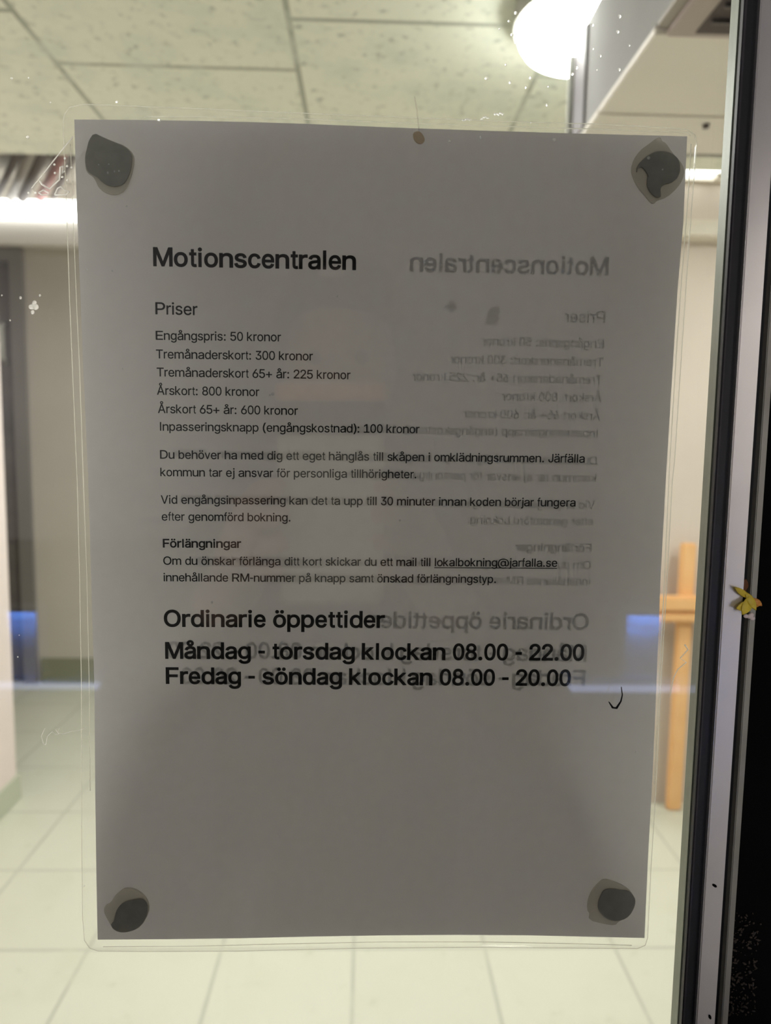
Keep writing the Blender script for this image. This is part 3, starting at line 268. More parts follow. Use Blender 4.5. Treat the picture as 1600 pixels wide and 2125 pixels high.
# letter shapes as outlines
GL = json.loads(r'''{"(":[[89,207,90,244,94,283,101,324,109,364,119,403,132,441,145,477,160,510,177,539,236,539,219,503,204,466,191,428,179,390,169,351,161,313,156,276,152,241,151,207,152,176,155,145,160,115,167,83,177,50,188,16,202,-19,218,-57,236,-96,177,-96,150,-46,128,4,111,55,99,106,92,156]],")":[[37,-96,56,-56,72,-18,86,18,97,52,106,85,113,116,118,147,121,177,122,207,121,241,117,276,112,313,104,351,94,390,82,428,69,466,54,503,37,539,97,539,113,510,128,477,142,441,154,403,164,364,173,323,179,283,183,244,184,207,182,156,174,104,161,53,144,3,123,-47,97,-96]],"+":[[198,34,198,364,255,364,255,34],[61,172,61,226,391,226,391,172]],"-":[[337,244,337,188,114,188,114,244]],".":[[95,-4,83,-3,73,1,63,9,55,18,51,29,50,41,51,53,55,64,63,73,73,81,83,85,95,87,107,85,118,81,128,73,135,64,140,53,141,41,140,29,135,18,128,9,118,1,107,-3]],"0":[[227,-7,191,-3,158,7,130,24,105,48,85,77,69,113,57,155,50,202,48,254,50,306,57,353,69,395,85,431,106,461,130,484,159,502,191,512,227,516,262,512,295,502,323,484,348,461,368,431,384,395,396,353,403,306,405,254,403,202,396,155,384,113,368,77,348,48,323,24,295,7,263,-3],[227,50,250,52,271,60,290,74,306,92,320,116,330,144,338,176,342,213,344,254,342,295,338,332,330,365,320,393,306,416,290,435,271,449,250,457,227,460,203,457,182,449,163,435,147,416,134,393,123,365,115,332,111,295,109,254,111,213,115,176,123,144,134,116,147,92,163,74,182,60,203,52]],"1":[[76,0,76,55,391,55,391,0],[276,509,276,0,212,0,212,448,209,448,86,358,86,427,198,509]],"2":[[64,0,64,47,234,229,282,282,294,298,303,312,311,327,316,341,319,356,320,371,319,389,315,405,308,419,298,431,287,441,273,449,258,455,241,458,224,460,205,458,188,454,172,447,159,438,148,427,139,413,132,398,128,381,127,362,66,362,68,391,75,418,86,442,102,464,121,482,143,496,168,507,196,513,225,516,254,513,281,507,306,497,328,482,346,465,361,445,372,423,379,398,381,372,380,354,377,336,371,318,363,299,351,280,336,259,317,235,294,209,267,180,153,60,153,57,389,57,389,0]],"3":[[218,-7,188,-5,159,1,133,10,108,22,88,38,70,57,57,79,48,104,44,132,109,132,112,115,118,100,126,87,137,76,150,66,165,59,182,54,200,51,219,50,239,51,258,55,275,61,291,69,304,80,315,93,323,108,328,125,329,145,328,163,323,180,316,196,306,211,292,223,275,234,254,241,229,246,201,248,157,248,157,299,288,448,288,452,70,452,70,509,372,509,372,461,211,278,211,289,247,290,279,286,308,276,333,262,354,244,371,222,383,198,391,173,393,145,390,116,383,90,370,66,354,45,333,27,309,12,281,2,251,-5]],"5":[[221,-7,192,-5,165,1,140,11,118,25,99,41,83,60,71,82,63,105,60,130,122,130,125,115,130,102,138,89,148,78,160,68,173,60,188,54,204,51,221,50,241,51,259,56,276,64,291,75,304,89,314,104,322,122,326,141,328,162,326,183,321,203,314,221,303,237,290,251,275,262,257,270,238,275,218,277,201,276,184,273,167,268,152,262,139,255,128,246,67,253,96,509,366,509,366,452,151,452,134,301,136,301,148,311,162,318,178,325,194,330,212,333,229,334,252,332,274,328,294,321,313,311,330,299,345,285,358,269,370,251,379,231,386,210,390,187,391,163,388,132,381,102,369,76,352,52,332,32,309,15,282,3,253,-4]],"6":[[226,-7,196,-4,168,3,142,15,119,31,100,51,84,74,73,101,66,130,64,162,65,187,71,212,80,239,93,268,112,302,137,340,252,509,322,509,151,261,145,261,165,288,196,307,208,311,221,313,235,314,265,312,291,305,316,295,337,280,355,262,370,240,380,215,387,187,389,157,387,127,379,98,368,73,352,50,333,30,310,14,284,3,257,-4],[226,48,245,50,263,55,279,63,293,73,304,86,314,101,322,119,326,137,327,157,326,178,322,196,314,213,304,228,293,241,279,251,263,259,245,264,226,265,207,264,190,259,174,252,160,241,148,229,138,214,131,197,126,179,125,158,126,138,131,119,138,102,148,86,160,73,174,63,190,55,207,50]],"8":[[226,-7,193,-5,163,1,136,11,111,25,91,42,74,62,62,84,54,109,52,135,53,156,58,176,65,195,75,212,87,228,101,241,117,252,134,260,153,265,153,267,129,276,109,289,93,308,80,330,73,354,70,380,73,405,79,429,90,450,106,469,124,485,146,498,170,508,197,514,226,516,255,514,282,508,306,498,328,485,346,469,361,450,373,429,379,405,382,380,379,354,372,330,359,308,343,289,323,276,300,267,300,265,319,260,335,252,351,241,365,228,377,212,387,195,395,176,399,156,401,135,398,109,391,84,378,62,362,42,341,25,317,11,289,1,259,-5],[226,49,248,50,267,54,285,60,300,69,313,79,323,91,331,106,335,121,337,139,335,157,330,173,322,189,312,202,298,213,283,223,265,230,247,234,226,235,206,234,187,230,169,223,154,213,140,202,130,189,122,173,117,157,115,139,117,121,121,106,129,91,139,79,152,69,167,60,185,54,205,50],[226,290,244,291,260,294,274,300,287,308,298,318,307,330,314,344,318,359,319,376,318,392,314,407,308,420,299,432,288,442,275,449,260,455,244,459,226,460,208,459,192,455,177,449,164,442,153,432,145,420,138,407,134,392,133,376,134,359,138,344,145,330,154,318,165,308,178,300,193,294,209,291]],":":[[95,-4,83,-3,73,1,63,9,55,18,51,29,50,41,51,53,55,64,63,73,73,81,83,85,95,87,107,85,118,81,128,73,135,64,140,53,141,41,140,29,135,18,128,9,118,1,107,-3],[95,271,83,272,73,277,63,284,55,294,51,304,50,316,51,328,55,339,63,349,73,356,83,360,95,362,107,360,118,356,128,349,135,339,140,328,141,316,140,304,135,294,128,284,118,277,107,272]],"@":[[355,-135,307,-133,262,-126,221,-114,184,-98,151,-77,122,-53,98,-24,77,9,61,46,50,87,43,131,40,179,43,226,50,269,61,309,78,346,98,379,123,408,151,433,184,454,220,470,260,482,303,489,349,492,394,489,435,482,472,469,506,452,536,432,562,407,584,380,603,351,617,319,627,285,633,251,635,215,635,191,633,166,631,142,627,118,622,96,615,76,605,57,593,42,579,28,561,18,541,13,517,11,476,17,463,21,451,28,441,36,432,45,426,56,423,68,420,68,413,54,402,41,388,30,371,20,351,15,326,13,298,15,273,23,251,35,232,52,216,73,204,96,195,123,190,152,188,182,190,212,197,239,207,265,220,287,237,306,257,322,279,334,304,341,330,343,351,342,369,338,385,331,398,323,409,314,416,306,419,306,419,335,474,335,474,110,475,97,479,85,485,74,493,66,505,61,518,59,533,61,546,66,557,76,565,89,571,106,576,127,579,152,580,182,581,215,579,245,575,273,567,301,555,327,541,351,523,373,502,393,477,410,450,424,419,434,385,440,347,442,309,440,274,434,242,424,213,410,187,393,164,372,144,347,128,320,115,289,105,255,100,218,98,178,100,138,105,100,115,66,128,35,144,8,165,-17,188,-37,215,-54,246,-68,280,-78,317,-83,357,-85,412,-80,458,-69,489,-59,504,-107,464,-120,411,-131],[329,65,350,66,368,71,382,78,395,89,405,102,412,118,417,138,421,160,422,185,421,210,417,231,411,249,403,263,393,274,381,282,366,287,350,290,331,292,313,290,297,285,283,277,271,267,260,254,252,239,246,222,243,204,242,185,243,164,246,144,251,125,258,108,267,94,279,81,293,72,310,67]],"D":[[219,0,96,0,96,57,215,57,254,60,288,68,318,81,343,99,363,122,379,149,390,181,397,216,399,255,397,294,390,329,379,361,364,388,344,410,320,428,291,441,258,449,221,452,93,452,93,509,225,509,273,505,315,495,353,478,385,455,412,426,433,391,449,351,458,306,462,255,458,205,449,159,433,119,411,83,384,54,351,31,312,14,268,3],[125,509,125,0,60,0,60,509]],"E":[[60,0,60,509,372,509,372,452,125,452,125,286,355,286,355,229,125,229,125,57,375,57,375,0]],"F":[[60,0,60,509,369,509,369,452,125,452,125,278,346,278,346,221,125,221,125,0]],"I":[[53,0,53,509,117,509,117,0]],"J":[[185,-7,143,-2,106,11,75,33,52,63,38,100,33,145,33,173,98,173,98,145,100,117,108,93,122,74,139,61,160,53,185,50,209,53,230,61,248,74,261,93,269,117,272,145,272,509,336,509,336,145,332,100,318,63,294,33,263,11,227,-2]],"M":[[60,0,60,509,152,509,277,187,287,159,299,123,311,84,322,49,307,49,318,83,330,121,342,158,352,187,476,509,568,509,568,0,504,0,504,291,504,327,505,369,506,413,507,457,513,457,498,409,482,363,467,322,456,291,342,0,286,0,170,291,159,321,145,361,129,408,112,457,119,457,120,416,121,372,122,328,122,291,122,0]],"O":[[267,-7,225,-3,186,7,150,25,119,49,92,79,70,115,53,157,44,203,40,254,44,305,53,352,70,393,92,429,119,459,150,484,186,501,225,512,267,516,309,512,348,501,384,484,415,459,442,429,464,393,480,352,490,305,493,254,490,203,480,157,464,115,442,79,415,49,384,25,348,7,309,-3],[267,53,296,55,324,63,349,76,372,94,392,116,408,144,420,176,428,213,430,254,428,295,420,332,408,365,392,392,372,415,349,433,324,446,296,453,267,456,237,453,210,445,184,433,161,415,142,392,125,364,113,332,106,295,103,254,106,213,113,176,125,144,142,117,161,94,184,76,210,63,237,55]],"P":[[60,0,60,509,235,509,272,506,305,499,332,487,356,471,375,452,390,430,400,404,407,377,409,348,407,318,400,291,390,265,375,243,356,223,332,207,305,195,272,188,235,186,109,186,109,242,233,242,257,244,279,248,297,256,312,266,324,279,333,294,339,310,343,328,344,348,343,367,339,385,333,402,324,416,312,428,297,439,279,446,257,451,232,452,125,452,125,0]],"R":[[60,0,60,509,236,509,273,506,305,500,333,489,356,473,376,455,390,433,401,408,407,381,409,352,407,323,401,296,390,271,376,250,356,232,333,217,305,206,273,200,236,198,96,198,96,255,234,255,258,256,280,260,298,267,313,276,325,287,334,300,340,316,344,333,345,352,344,371,340,389,334,405,325,419,313,430,298,440,279,446,258,451,233,452,125,452,125,0],[353,0,230,229,303,229,428,0]],"T":[[32,452,32,509,417,509,417,452,257,452,257,0,193,0,193,452]],"V":[[204,0,16,509,84,509,192,206,215,137,248,31,235,31,267,138,290,206,395,509,463,509,278,0]],"a":[[160,-9,137,-7,115,-3,94,5,76,15,60,29,48,45,38,63,32,84,30,108,32,128,36,146,43,161,53,174,64,184,78,193,92,200,108,206,125,211,178,220,234,227,265,235,276,255,276,257,275,272,272,285,267,297,260,307,251,315,240,322,227,327,212,330,196,331,178,330,163,327,149,322,118,301,100,274,41,291,51,313,64,331,79,346,95,358,114,368,133,375,153,380,173,383,194,384,239,379,255,375,271,369,286,360,300,350,312,336,322,320,330,301,335,278,337,251,337,0,277,0,277,52,272,52,252,25,242,16,229,8,215,1,199,-4,181,-7],[170,45,192,47,211,51,228,59,242,68,254,80,263,93,270,108,274,122,276,138,276,190,259,182,231,176,200,171,175,168,134,159,122,153,112,147,103,139,97,130,93,118,92,105,93,93,96,82,102,72,109,64,119,57,130,52,142,48,156,46]],"b":[[229,-8,208,-7,189,-3,172,4,159,12,147,21,138,31,118,59,112,59,112,0,53,0,53,509,114,509,114,319,118,319,137,346,147,355,158,364,171,373,188,379,207,383,229,384,259,382,287,374,313,361,335,342,354,320,370,293,381,261,388,227,390,189,388,151,381,116,370,84,355,57,336,34,313,16,288,3,260,-6],[220,47,242,49,262,55,279,66,294,80,306,97,316,117,323,139,327,163,328,189,327,215,323,239,316,261,307,281,295,298,280,311,262,322,243,328,220,330,198,328,178,322,161,312,147,299,134,282,125,263,118,241,114,216,113,189,114,162,118,138,125,115,135,95,147,78,162,65,179,55,198,49]],"c":[[207,-8,174,-5,144,3,117,16,93,35,72,58,56,85,44,116,37,150,34,187,37,225,44,260,56,291,72,318,93,341,117,360,144,374,174,382,207,384,226,384,243,381,260,377,276,371,291,364,305,356,318,346,330,335,340,322,349,308,356,293,362,277,303,262,290,289,270,311,242,325,207,330,184,328,163,321,145,310,130,296,118,278,108,258,102,236,98,212,96,187,98,163,102,139,108,117,118,97,130,80,145,66,163,55,184,49,207,46,243,52,271,66,292,89,304,117,363,102,357,86,350,70,341,56,331,43,319,32,306,21,292,12,277,5,261,-1,244,-5,226,-7]],"d":[[195,-8,165,-6,137,3,111,16,89,34,70,57,55,84,43,116,36,151,34,189,36,227,43,261,55,293,70,320,89,342,112,361,137,374,165,382,196,384,218,383,237,379,253,373,267,364,278,355,287,346,306,319,311,319,311,509,372,509,372,0,313,0,313,59,307,59,287,31,277,21,266,12,252,4,236,-3,217,-7],[205,47,226,49,246,55,263,65,278,78,290,95,299,115,306,138,310,162,312,189,310,216,306,241,300,263,290,282,278,299,263,312,246,322,227,328,205,330,182,328,162,322,145,311,130,298,118,281,108,261,102,239,98,215,96,189,98,163,102,139,109,117,118,97,130,80,145,66,162,55,182,49]],"e":[[212,-8,177,-5,145,3,117,16,92,35,72,58,56,85,44,116,37,150,34,187,36,224,44,258,55,290,71,317,91,340,115,359,142,373,172,382,205,384,226,383,246,380,266,374,285,366,303,355,319,341,334,324,347,305,357,282,365,256,370,227,371,194,371,169,75,169,75,221,338,221,310,202,308,226,304,248,298,269,288,286,277,301,263,314,246,323,227,328,205,330,183,328,164,323,146,313,131,301,119,286,109,270,102,251,97,231,96,211,96,178,98,151,102,127,110,106,121,88,135,73,151,61,169,53,190,48,212,46,227,47,241,49,254,53,265,58,276,65,285,73,294,82,300,93,306,105,365,91,358,72,348,55,335,39,320,26,302,14,283,4,261,-3,237,-7]],"f":[[228,379,228,327,6,327,6,379],[81,0,81,432,82,452,87,470,96,486,107,499,120,510,135,519,152,525,169,529,187,530,222,527,243,521,227,468,215,472,195,474,178,472,164,468,154,460,147,449,143,435,142,419,142,0]],"g":[[207,-151,180,-149,156,-146,134,-140,114,-132,97,-122,82,-110,70,-97,59,-84,51,-69,101,-41,122,-66,131,-74,142,-82,154,-88,169,-93,187,-96,207,-97,236,-95,261,-87,282,-75,298,-58,308,-34,311,-6,311,68,306,68,287,41,277,32,266,23,252,16,236,10,217,6,195,5,165,7,138,14,113,27,90,43,71,65,55,90,43,120,36,154,34,191,36,229,43,263,55,293,71,320,90,342,112,361,138,374,166,382,196,384,218,383,237,379,253,373,267,365,279,356,288,346,308,319,313,319,313,379,372,379,372,-9,370,-40,363,-67,350,-90,334,-109,314,-124,291,-136,265,-144,237,-149],[205,59,227,61,246,66,264,75,278,87,290,103,300,121,307,142,311,166,312,193,311,219,307,242,300,264,291,283,279,299,264,312,247,322,227,328,205,330,182,328,163,322,145,312,130,298,118,282,109,262,102,241,98,218,96,193,98,167,102,144,109,123,118,104,131,88,145,76,163,66,183,61]],"h":[[114,227,114,0,53,0,53,509,114,509,114,287,102,287,116,319,132,344,152,362,175,374,200,382,227,384,252,383,275,377,295,369,313,356,328,340,341,321,350,298,355,271,357,240,357,0,296,0,296,235,293,263,286,286,273,304,256,318,235,326,210,329,192,328,176,324,161,317,147,308,136,297,126,283,119,266,115,248]],"i":[[53,0,53,379,114,379,114,0],[84,443,73,444,63,448,54,455,47,463,43,472,41,483,43,494,47,504,54,512,63,518,73,522,84,524,95,522,105,518,114,512,121,504,125,494,126,483,125,472,121,463,114,455,105,448,95,444]],"j":[[53,379,114,379,114,-30,112,-52,108,-72,102,-90,92,-106,80,-119,65,-129,47,-137,27,-141,4,-143,-10,-143,-10,-87,2,-87,18,-85,31,-80,40,-72,47,-61,51,-46,53,-29],[83,443,72,444,62,448,53,455,47,463,42,472,41,483,42,494,47,504,53,512,62,518,72,522,83,524,95,522,105,518,114,512,120,504,125,494,126,483,125,472,120,463,114,455,105,448,95,444]],"k":[[110,137,110,212,121,212,284,379,360,379,184,199,177,199],[53,0,53,509,114,509,114,0],[294,0,148,186,191,229,372,0]],"l":[[53,0,53,509,114,509,114,0]],"m":[[53,0,53,379,112,379,112,295,108,295,114,314,122,331,132,346,144,358,158,368,172,376,187,382,203,385,219,386,245,383,268,375,287,361,303,342,314,320,321,295,312,295,318,312,326,329,337,343,350,356,364,366,381,375,398,381,417,385,437,386,458,385,478,380,497,372,514,361,529,346,541,328,550,307,555,283,557,255,557,0,496,0,496,254,493,279,485,298,473,313,456,323,438,329,419,330,402,329,387,326,374,320,363,312,353,302,345,290,340,277,336,263,335,247,335,0,274,0,274,260,272,280,265,297,253,311,238,322,220,328,199,330,185,329,171,326,158,320,145,312,135,302,126,289,119,274,115,257,114,238,114,0]],"n":[[114,227,114,0,53,0,53,379,112,379,112,287,102,287,116,319,132,344,152,362,175,374,200,382,227,384,252,383,275,377,295,369,313,356,328,340,341,321,350,298,355,271,357,240,357,0,296,0,296,235,293,263,286,286,273,304,256,318,235,326,210,329,192,328,176,324,161,317,147,308,136,297,126,283,119,266,115,248]],"o":[[207,-8,174,-5,144,3,117,16,93,35,72,58,56,85,44,116,37,150,34,187,37,225,44,260,56,291,72,318,93,341,117,360,144,374,174,382,207,384,241,382,271,374,299,360,323,341,343,318,359,291,371,260,379,225,381,187,379,150,371,116,359,85,343,58,323,35,299,16,271,3,241,-5],[207,46,231,49,252,55,270,66,285,80,298,97,307,117,314,139,318,163,319,187,318,212,314,236,307,258,298,278,285,296,270,310,252,321,231,328,207,330,184,328,163,321,145,310,130,296,118,278,108,258,102,236,98,212,96,187,98,163,102,139,108,117,118,97,130,80,145,66,163,55,184,49]],"p":[[53,-143,53,379,112,379,112,319,118,319,137,346,147,355,158,364,171,373,188,379,207,383,229,384,259,382,287,374,313,361,335,342,354,320,370,293,381,261,388,227,390,189,388,151,381,116,370,84,355,57,336,34,313,16,288,3,260,-6,229,-8,208,-7,189,-3,173,4,159,12,147,21,138,31,118,59,114,59,114,-143],[220,47,242,49,262,55,279,66,294,80,306,97,316,117,323,139,327,163,328,189,327,215,323,239,316,261,307,281,295,298,280,311,262,322,243,328,220,330,198,328,178,322,161,312,147,299,134,282,125,263,118,241,114,216,113,189,114,162,118,138,125,115,135,95,147,78,162,65,179,55,198,49]],"r":[[53,0,53,379,112,379,112,321,115,321,124,339,137,354,152,367,171,377,191,383,213,385,229,384,243,384,243,322,230,324,207,326,190,324,174,321,159,315,146,306,135,296,126,284,119,269,115,254,114,237,114,0]],"s":[[182,-8,157,-7,133,-3,112,3,93,12,76,24,62,38,50,54,41,73,36,94,94,107,101,87,111,72,124,60,141,52,160,47,181,45,206,47,227,53,244,62,258,74,265,88,268,103,266,115,262,126,254,136,243,144,229,150,212,155,149,170,118,180,92,192,72,208,58,227,50,249,47,274,49,295,55,314,65,332,79,347,95,360,115,370,137,378,161,383,187,384,212,383,234,379,254,372,271,363,286,352,299,339,309,324,318,308,324,290,268,277,262,291,254,304,243,316,228,325,210,331,187,333,166,331,147,326,131,317,119,305,111,292,109,277,110,264,115,253,124,243,136,235,152,229,172,223,229,209,261,200,287,187,306,171,320,153,328,131,331,107,329,85,323,65,312,47,298,31,281,18,260,6,236,-2,210,-7]],"t":[[204,379,204,327,6,327,6,379],[65,471,126,471,126,98,127,83,130,70,136,61,144,55,156,51,170,50,185,51,202,54,213,2,192,-3,168,-4,138,-1,113,7,92,21,77,41,68,64,65,93]],"u":[[182,-5,158,-3,135,2,115,11,97,23,82,39,69,59,60,82,54,109,53,139,53,379,114,379,114,144,116,117,124,94,137,75,154,61,175,53,200,50,218,51,234,55,249,62,263,71,274,83,283,97,290,113,295,132,296,153,296,379,357,379,357,0,298,0,298,92,307,92,294,60,277,35,257,17,234,5,209,-3]],"v":[[163,0,17,379,84,379,165,155,187,87,206,21,184,21,203,87,224,155,305,379,371,379,226,0]],"y":[[47,-139,61,-86,71,-87,104,-89,113,-86,122,-81,130,-74,138,-64,145,-51,151,-36,163,-1,17,379,84,379,165,155,187,87,206,21,184,21,202,87,224,155,305,379,371,379,204,-58,196,-77,187,-93,177,-107,165,-119,153,-128,139,-136,125,-141,109,-144,91,-145,65,-143]],"Å":[[16,0,201,509,276,509,463,0,395,0,287,302,264,372,232,478,245,478,213,371,191,302,85,0],[110,142,110,199,370,199,370,142],[240,527,224,529,209,533,195,539,182,548,172,558,163,570,156,583,152,597,151,612,152,628,156,642,163,656,172,667,182,678,195,686,209,692,224,696,240,697,256,696,270,692,284,686,297,678,308,667,317,656,323,642,327,628,329,612,327,597,323,583,317,570,308,558,297,548,284,539,270,533,256,529],[240,571,251,572,261,576,270,583,277,592,281,601,282,612,281,624,277,634,270,643,261,649,251,653,240,655,229,653,219,649,210,643,203,634,199,624,198,612,199,601,203,592,210,583,219,576,229,572]],"ä":[[160,-9,137,-7,115,-3,94,5,76,15,60,29,48,45,38,63,32,84,30,108,32,128,36,146,43,161,53,174,64,184,78,193,92,200,108,206,125,211,178,220,234,227,265,235,276,255,276,257,275,272,272,285,267,297,260,307,251,315,240,322,227,327,212,330,196,331,178,330,163,327,149,322,118,301,100,274,41,291,51,313,64,331,79,346,95,358,114,368,133,375,153,380,173,383,194,384,239,379,255,375,271,369,286,360,300,350,312,336,322,320,330,301,335,278,337,251,337,0,277,0,277,52,272,52,252,25,242,16,229,8,215,1,199,-4,181,-7],[170,45,192,47,211,51,228,59,242,68,254,80,263,93,270,108,274,122,276,138,276,190,259,182,231,176,200,171,175,168,134,159,122,153,112,147,103,139,97,130,93,118,92,105,93,93,96,82,102,72,109,64,119,57,130,52,142,48,156,46],[261,443,251,444,241,448,233,455,226,463,222,472,221,483,222,494,226,503,233,512,241,518,251,522,261,523,272,522,281,518,290,512,296,503,300,494,301,483,300,472,296,463,290,455,281,448,272,444],[117,443,107,444,97,448,89,455,82,463,78,472,77,483,78,494,82,503,89,512,97,518,107,522,117,523,128,522,138,518,146,512,152,503,156,494,158,483,156,472,152,463,146,455,138,448,128,444]],"å":[[160,-9,137,-7,115,-3,94,5,76,15,60,29,48,45,38,63,32,84,30,108,32,128,36,146,43,161,53,174,64,184,78,193,92,200,108,206,125,211,178,220,234,227,265,235,276,255,276,257,275,272,272,285,267,297,260,307,251,315,240,322,227,327,212,330,196,331,178,330,163,327,149,322,118,301,100,274,41,291,51,313,64,331,79,346,95,358,114,368,133,375,153,380,173,383,194,384,239,379,255,375,271,369,286,360,300,350,312,336,322,320,330,301,335,278,337,251,337,0,277,0,277,52,272,52,252,25,242,16,229,8,215,1,199,-4,181,-7],[170,45,192,47,211,51,228,59,242,68,254,80,263,93,270,108,274,122,276,138,276,190,259,182,231,176,200,171,175,168,134,159,122,153,112,147,103,139,97,130,93,118,92,105,93,93,96,82,102,72,109,64,119,57,130,52,142,48,156,46],[189,404,173,406,159,409,145,416,132,424,121,435,112,447,105,460,101,474,100,490,101,505,105,519,112,532,121,544,132,554,145,563,159,569,173,573,189,575,205,573,220,569,234,563,246,554,257,544,266,532,273,519,277,505,278,490,277,474,273,460,266,447,257,435,246,424,234,416,220,409,205,406],[189,447,200,449,210,453,219,460,226,469,230,479,232,490,230,501,226,511,219,519,210,526,200,531,189,532,178,531,168,526,159,519,153,511,149,501,147,490,149,479,153,469,159,460,168,453,178,449]],"ö":[[207,-8,174,-5,144,3,117,16,93,35,72,58,56,85,44,116,37,150,34,187,37,225,44,260,56,291,72,318,93,341,117,360,144,374,174,382,207,384,241,382,271,374,299,360,323,341,343,318,359,291,371,260,379,225,381,187,379,150,371,116,359,85,343,58,323,35,299,16,271,3,241,-5],[207,46,231,49,252,55,270,66,285,80,298,97,307,117,314,139,318,163,319,187,318,212,314,236,307,258,298,278,285,296,270,310,252,321,231,328,207,330,184,328,163,321,145,310,130,296,118,278,108,258,102,236,98,212,96,187,98,163,102,139,108,117,118,97,130,80,145,66,163,55,184,49],[279,443,269,444,259,448,251,455,244,463,240,472,239,483,240,494,244,503,251,512,259,518,269,522,279,523,290,522,299,518,308,512,314,503,318,494,320,483,318,472,314,463,308,455,299,448,290,444],[136,443,125,444,115,448,107,455,100,463,96,472,95,483,96,494,100,503,107,512,115,518,125,522,136,523,146,522,156,518,164,512,171,503,175,494,176,483,175,472,171,463,164,455,156,448,146,444]]}''')
# ================================================================ the corridor and hall behind the glass
struct('floor', -3.4, 2.4, -0.03, 4.25, -0.10, 0.0, M['floor'])
struct('ground', -11.0, 7.0, -12.2, -0.04, -0.10, 0.0, M['asphalt'])
struct('ceiling', -1.62, 2.30, 0.05, 2.236, 2.4525, 2.55, M['ceiling'])
struct('ceiling_hall', -3.4, 2.4, 2.236, 4.25, 2.98, 3.08, M['dark_ceiling'])
struct('trim_1', -3.4, 2.4, 2.20, 2.236, 2.55, 2.98, M['wall_hall'])
struct('wall_left', -1.62, -1.465, 0.05, 2.655, 0.0, 2.4525, M['wall_pink'])
struct('wall_right', 2.25, 2.40, 0.05, 2.63, 0.0, 2.4525, M['wall'])
struct('wall_end', 0.92, 2.40, 2.63, 4.09, 0.0, 2.98, M['wall'])
bm = bmesh.new()
bx(bm, -2.02, 0.92, 4.09, 4.25, 0, 2.98); bx(bm, -3.4, -2.02, 4.09, 4.25, 2.61, 2.98); bx(bm, -3.4, -3.0, 4.09, 4.25, 0, 2.61)
o = from_bm('wall_back', bm, M['wall_hall']); o['kind'] = 'structure'
struct('wall_far_left', -3.55, -3.4, 2.2, 4.25, 0, 2.98, M['wall_hall'])
struct('wall_hall_left', -3.4, -1.62, 2.2, 2.30, 0, 2.55, M['wall_hall'])
struct('baseboard_left', -1.465, -1.452, 0.05, 2.668, 0.0, 0.108, M['skirting'], bev=0.002)
struct('baseboard_back', -2.0, 0.92, 4.075, 4.09, 0.0, 0.16, M['olive'], bev=0.002)
struct('trim_2', -3.4, 0.90, 4.00, 4.09, 2.612, 2.745, M['white_paint'])
# dark inner door in the back wall
d2 = empty('door_2', (-2.5, 4.13, 0), kind='structure')
bm = bmesh.new(); bx(bm, -2.10, -2.02, 4.06, 4.20, 0, 2.61); bx(bm, -3.0, -2.92, 4.06, 4.20, 0, 2.61); bx(bm, -2.92, -2.10, 4.06, 4.20, 2.53, 2.61)
from_bm('door_frame', bm, M['door_frame'], d2)
box('door_leaf', -2.92, -2.10, 4.13, 4.17, 0.005, 2.53, M['door_dark'], d2)
bm = bmesh.new(); tube(bm, [(-2.16, 4.12, 1.95), (-2.16, 4.07, 1.98), (-2.16, 4.07, 2.16), (-2.16, 4.12, 2.19)], 0.014, 10)
tube(bm, [(-2.85, 4.08, 2.05), (-2.5, 4.075, 2.05), (-2.16, 4.07, 2.05)], 0.022, 10)
from_bm('door_closer', bm, M['light_trim'], d2, True)
# long luminaire over the door
t = empty('wall_luminaire', (-1.9, 4.05, 2.80), 'long white lit luminaire on the back wall, left of the laminated sheet', 'lamp')
box('diffuser', -3.2, -0.9, 3.956, 4.045, 2.756, 2.846, M['tube_hall'], t, 0.008)
bm = bmesh.new(); bx(bm, -3.2, -0.9, 4.045, 4.09, 2.75, 2.852)
from_bm('housing', bm, M['white'], t)
# pipes made up to draw reflected diagonal streaks under the hall ceiling
def pipe(name, a, b, r, mat, label):
    bm = bmesh.new(); tube(bm, [a, b], r, 16); tag(from_bm(name, bm, mat, None, True), label, 'pipe')
pipe('ceiling_pipe', (-1.809, 3.62, 2.981), (-2.1, 3.95, 2.846), 0.018, M['pipe_dark'], 'thin dark sloping pipe at the left picture edge above the long luminaire')
pipe('ceiling_pipe', (-1.743, 3.62, 2.983), (-2.017, 3.95, 2.848), 0.027, M['pipe_grey'], 'grey sloping pipe between two dark pipes above the long luminaire')
pipe('ceiling_pipe', (-1.684, 3.62, 2.984), (-1.958, 3.95, 2.849), 0.028, M['pipe_dark'], 'thick dark sloping pipe left of the red pipe')
pipe('sprinkler_pipe', (-1.579, 3.62, 2.987), (-1.857, 3.95, 2.851), 0.024, M['pipe_red'], 'red sloping pipe behind the tape remnant')
pipe('ceiling_pipe', (-1.52, 3.62, 2.988), (-1.785, 3.95, 2.853), 0.015, M['pipe_dark'], 'thin dark sloping pipe right of the red pipe')
# lit strip and ledge on the right end wall
t = empty('wall_luminaire', (1.5, 2.60, 2.61), 'bright horizontal strip light high on the right wall, above the white ledge', 'lamp')
box('diffuser', 0.98, 2.1, 2.56, 2.615, 2.566, 2.654, M['tube'], t, 0.006)
box('housing', 0.98, 2.1, 2.605, 2.63, 2.555, 2.662, M['white'], t)
box('end_clip', 1.318, 1.345, 2.552, 2.605, 2.548, 2.566, M['white'], t)
tag(box('wall_ledge', 0.98, 2.1, 2.53, 2.63, 2.325, 2.385, M['white'], None, 0.004), 'white horizontal ledge on the right wall under the strip light', 'ledge')
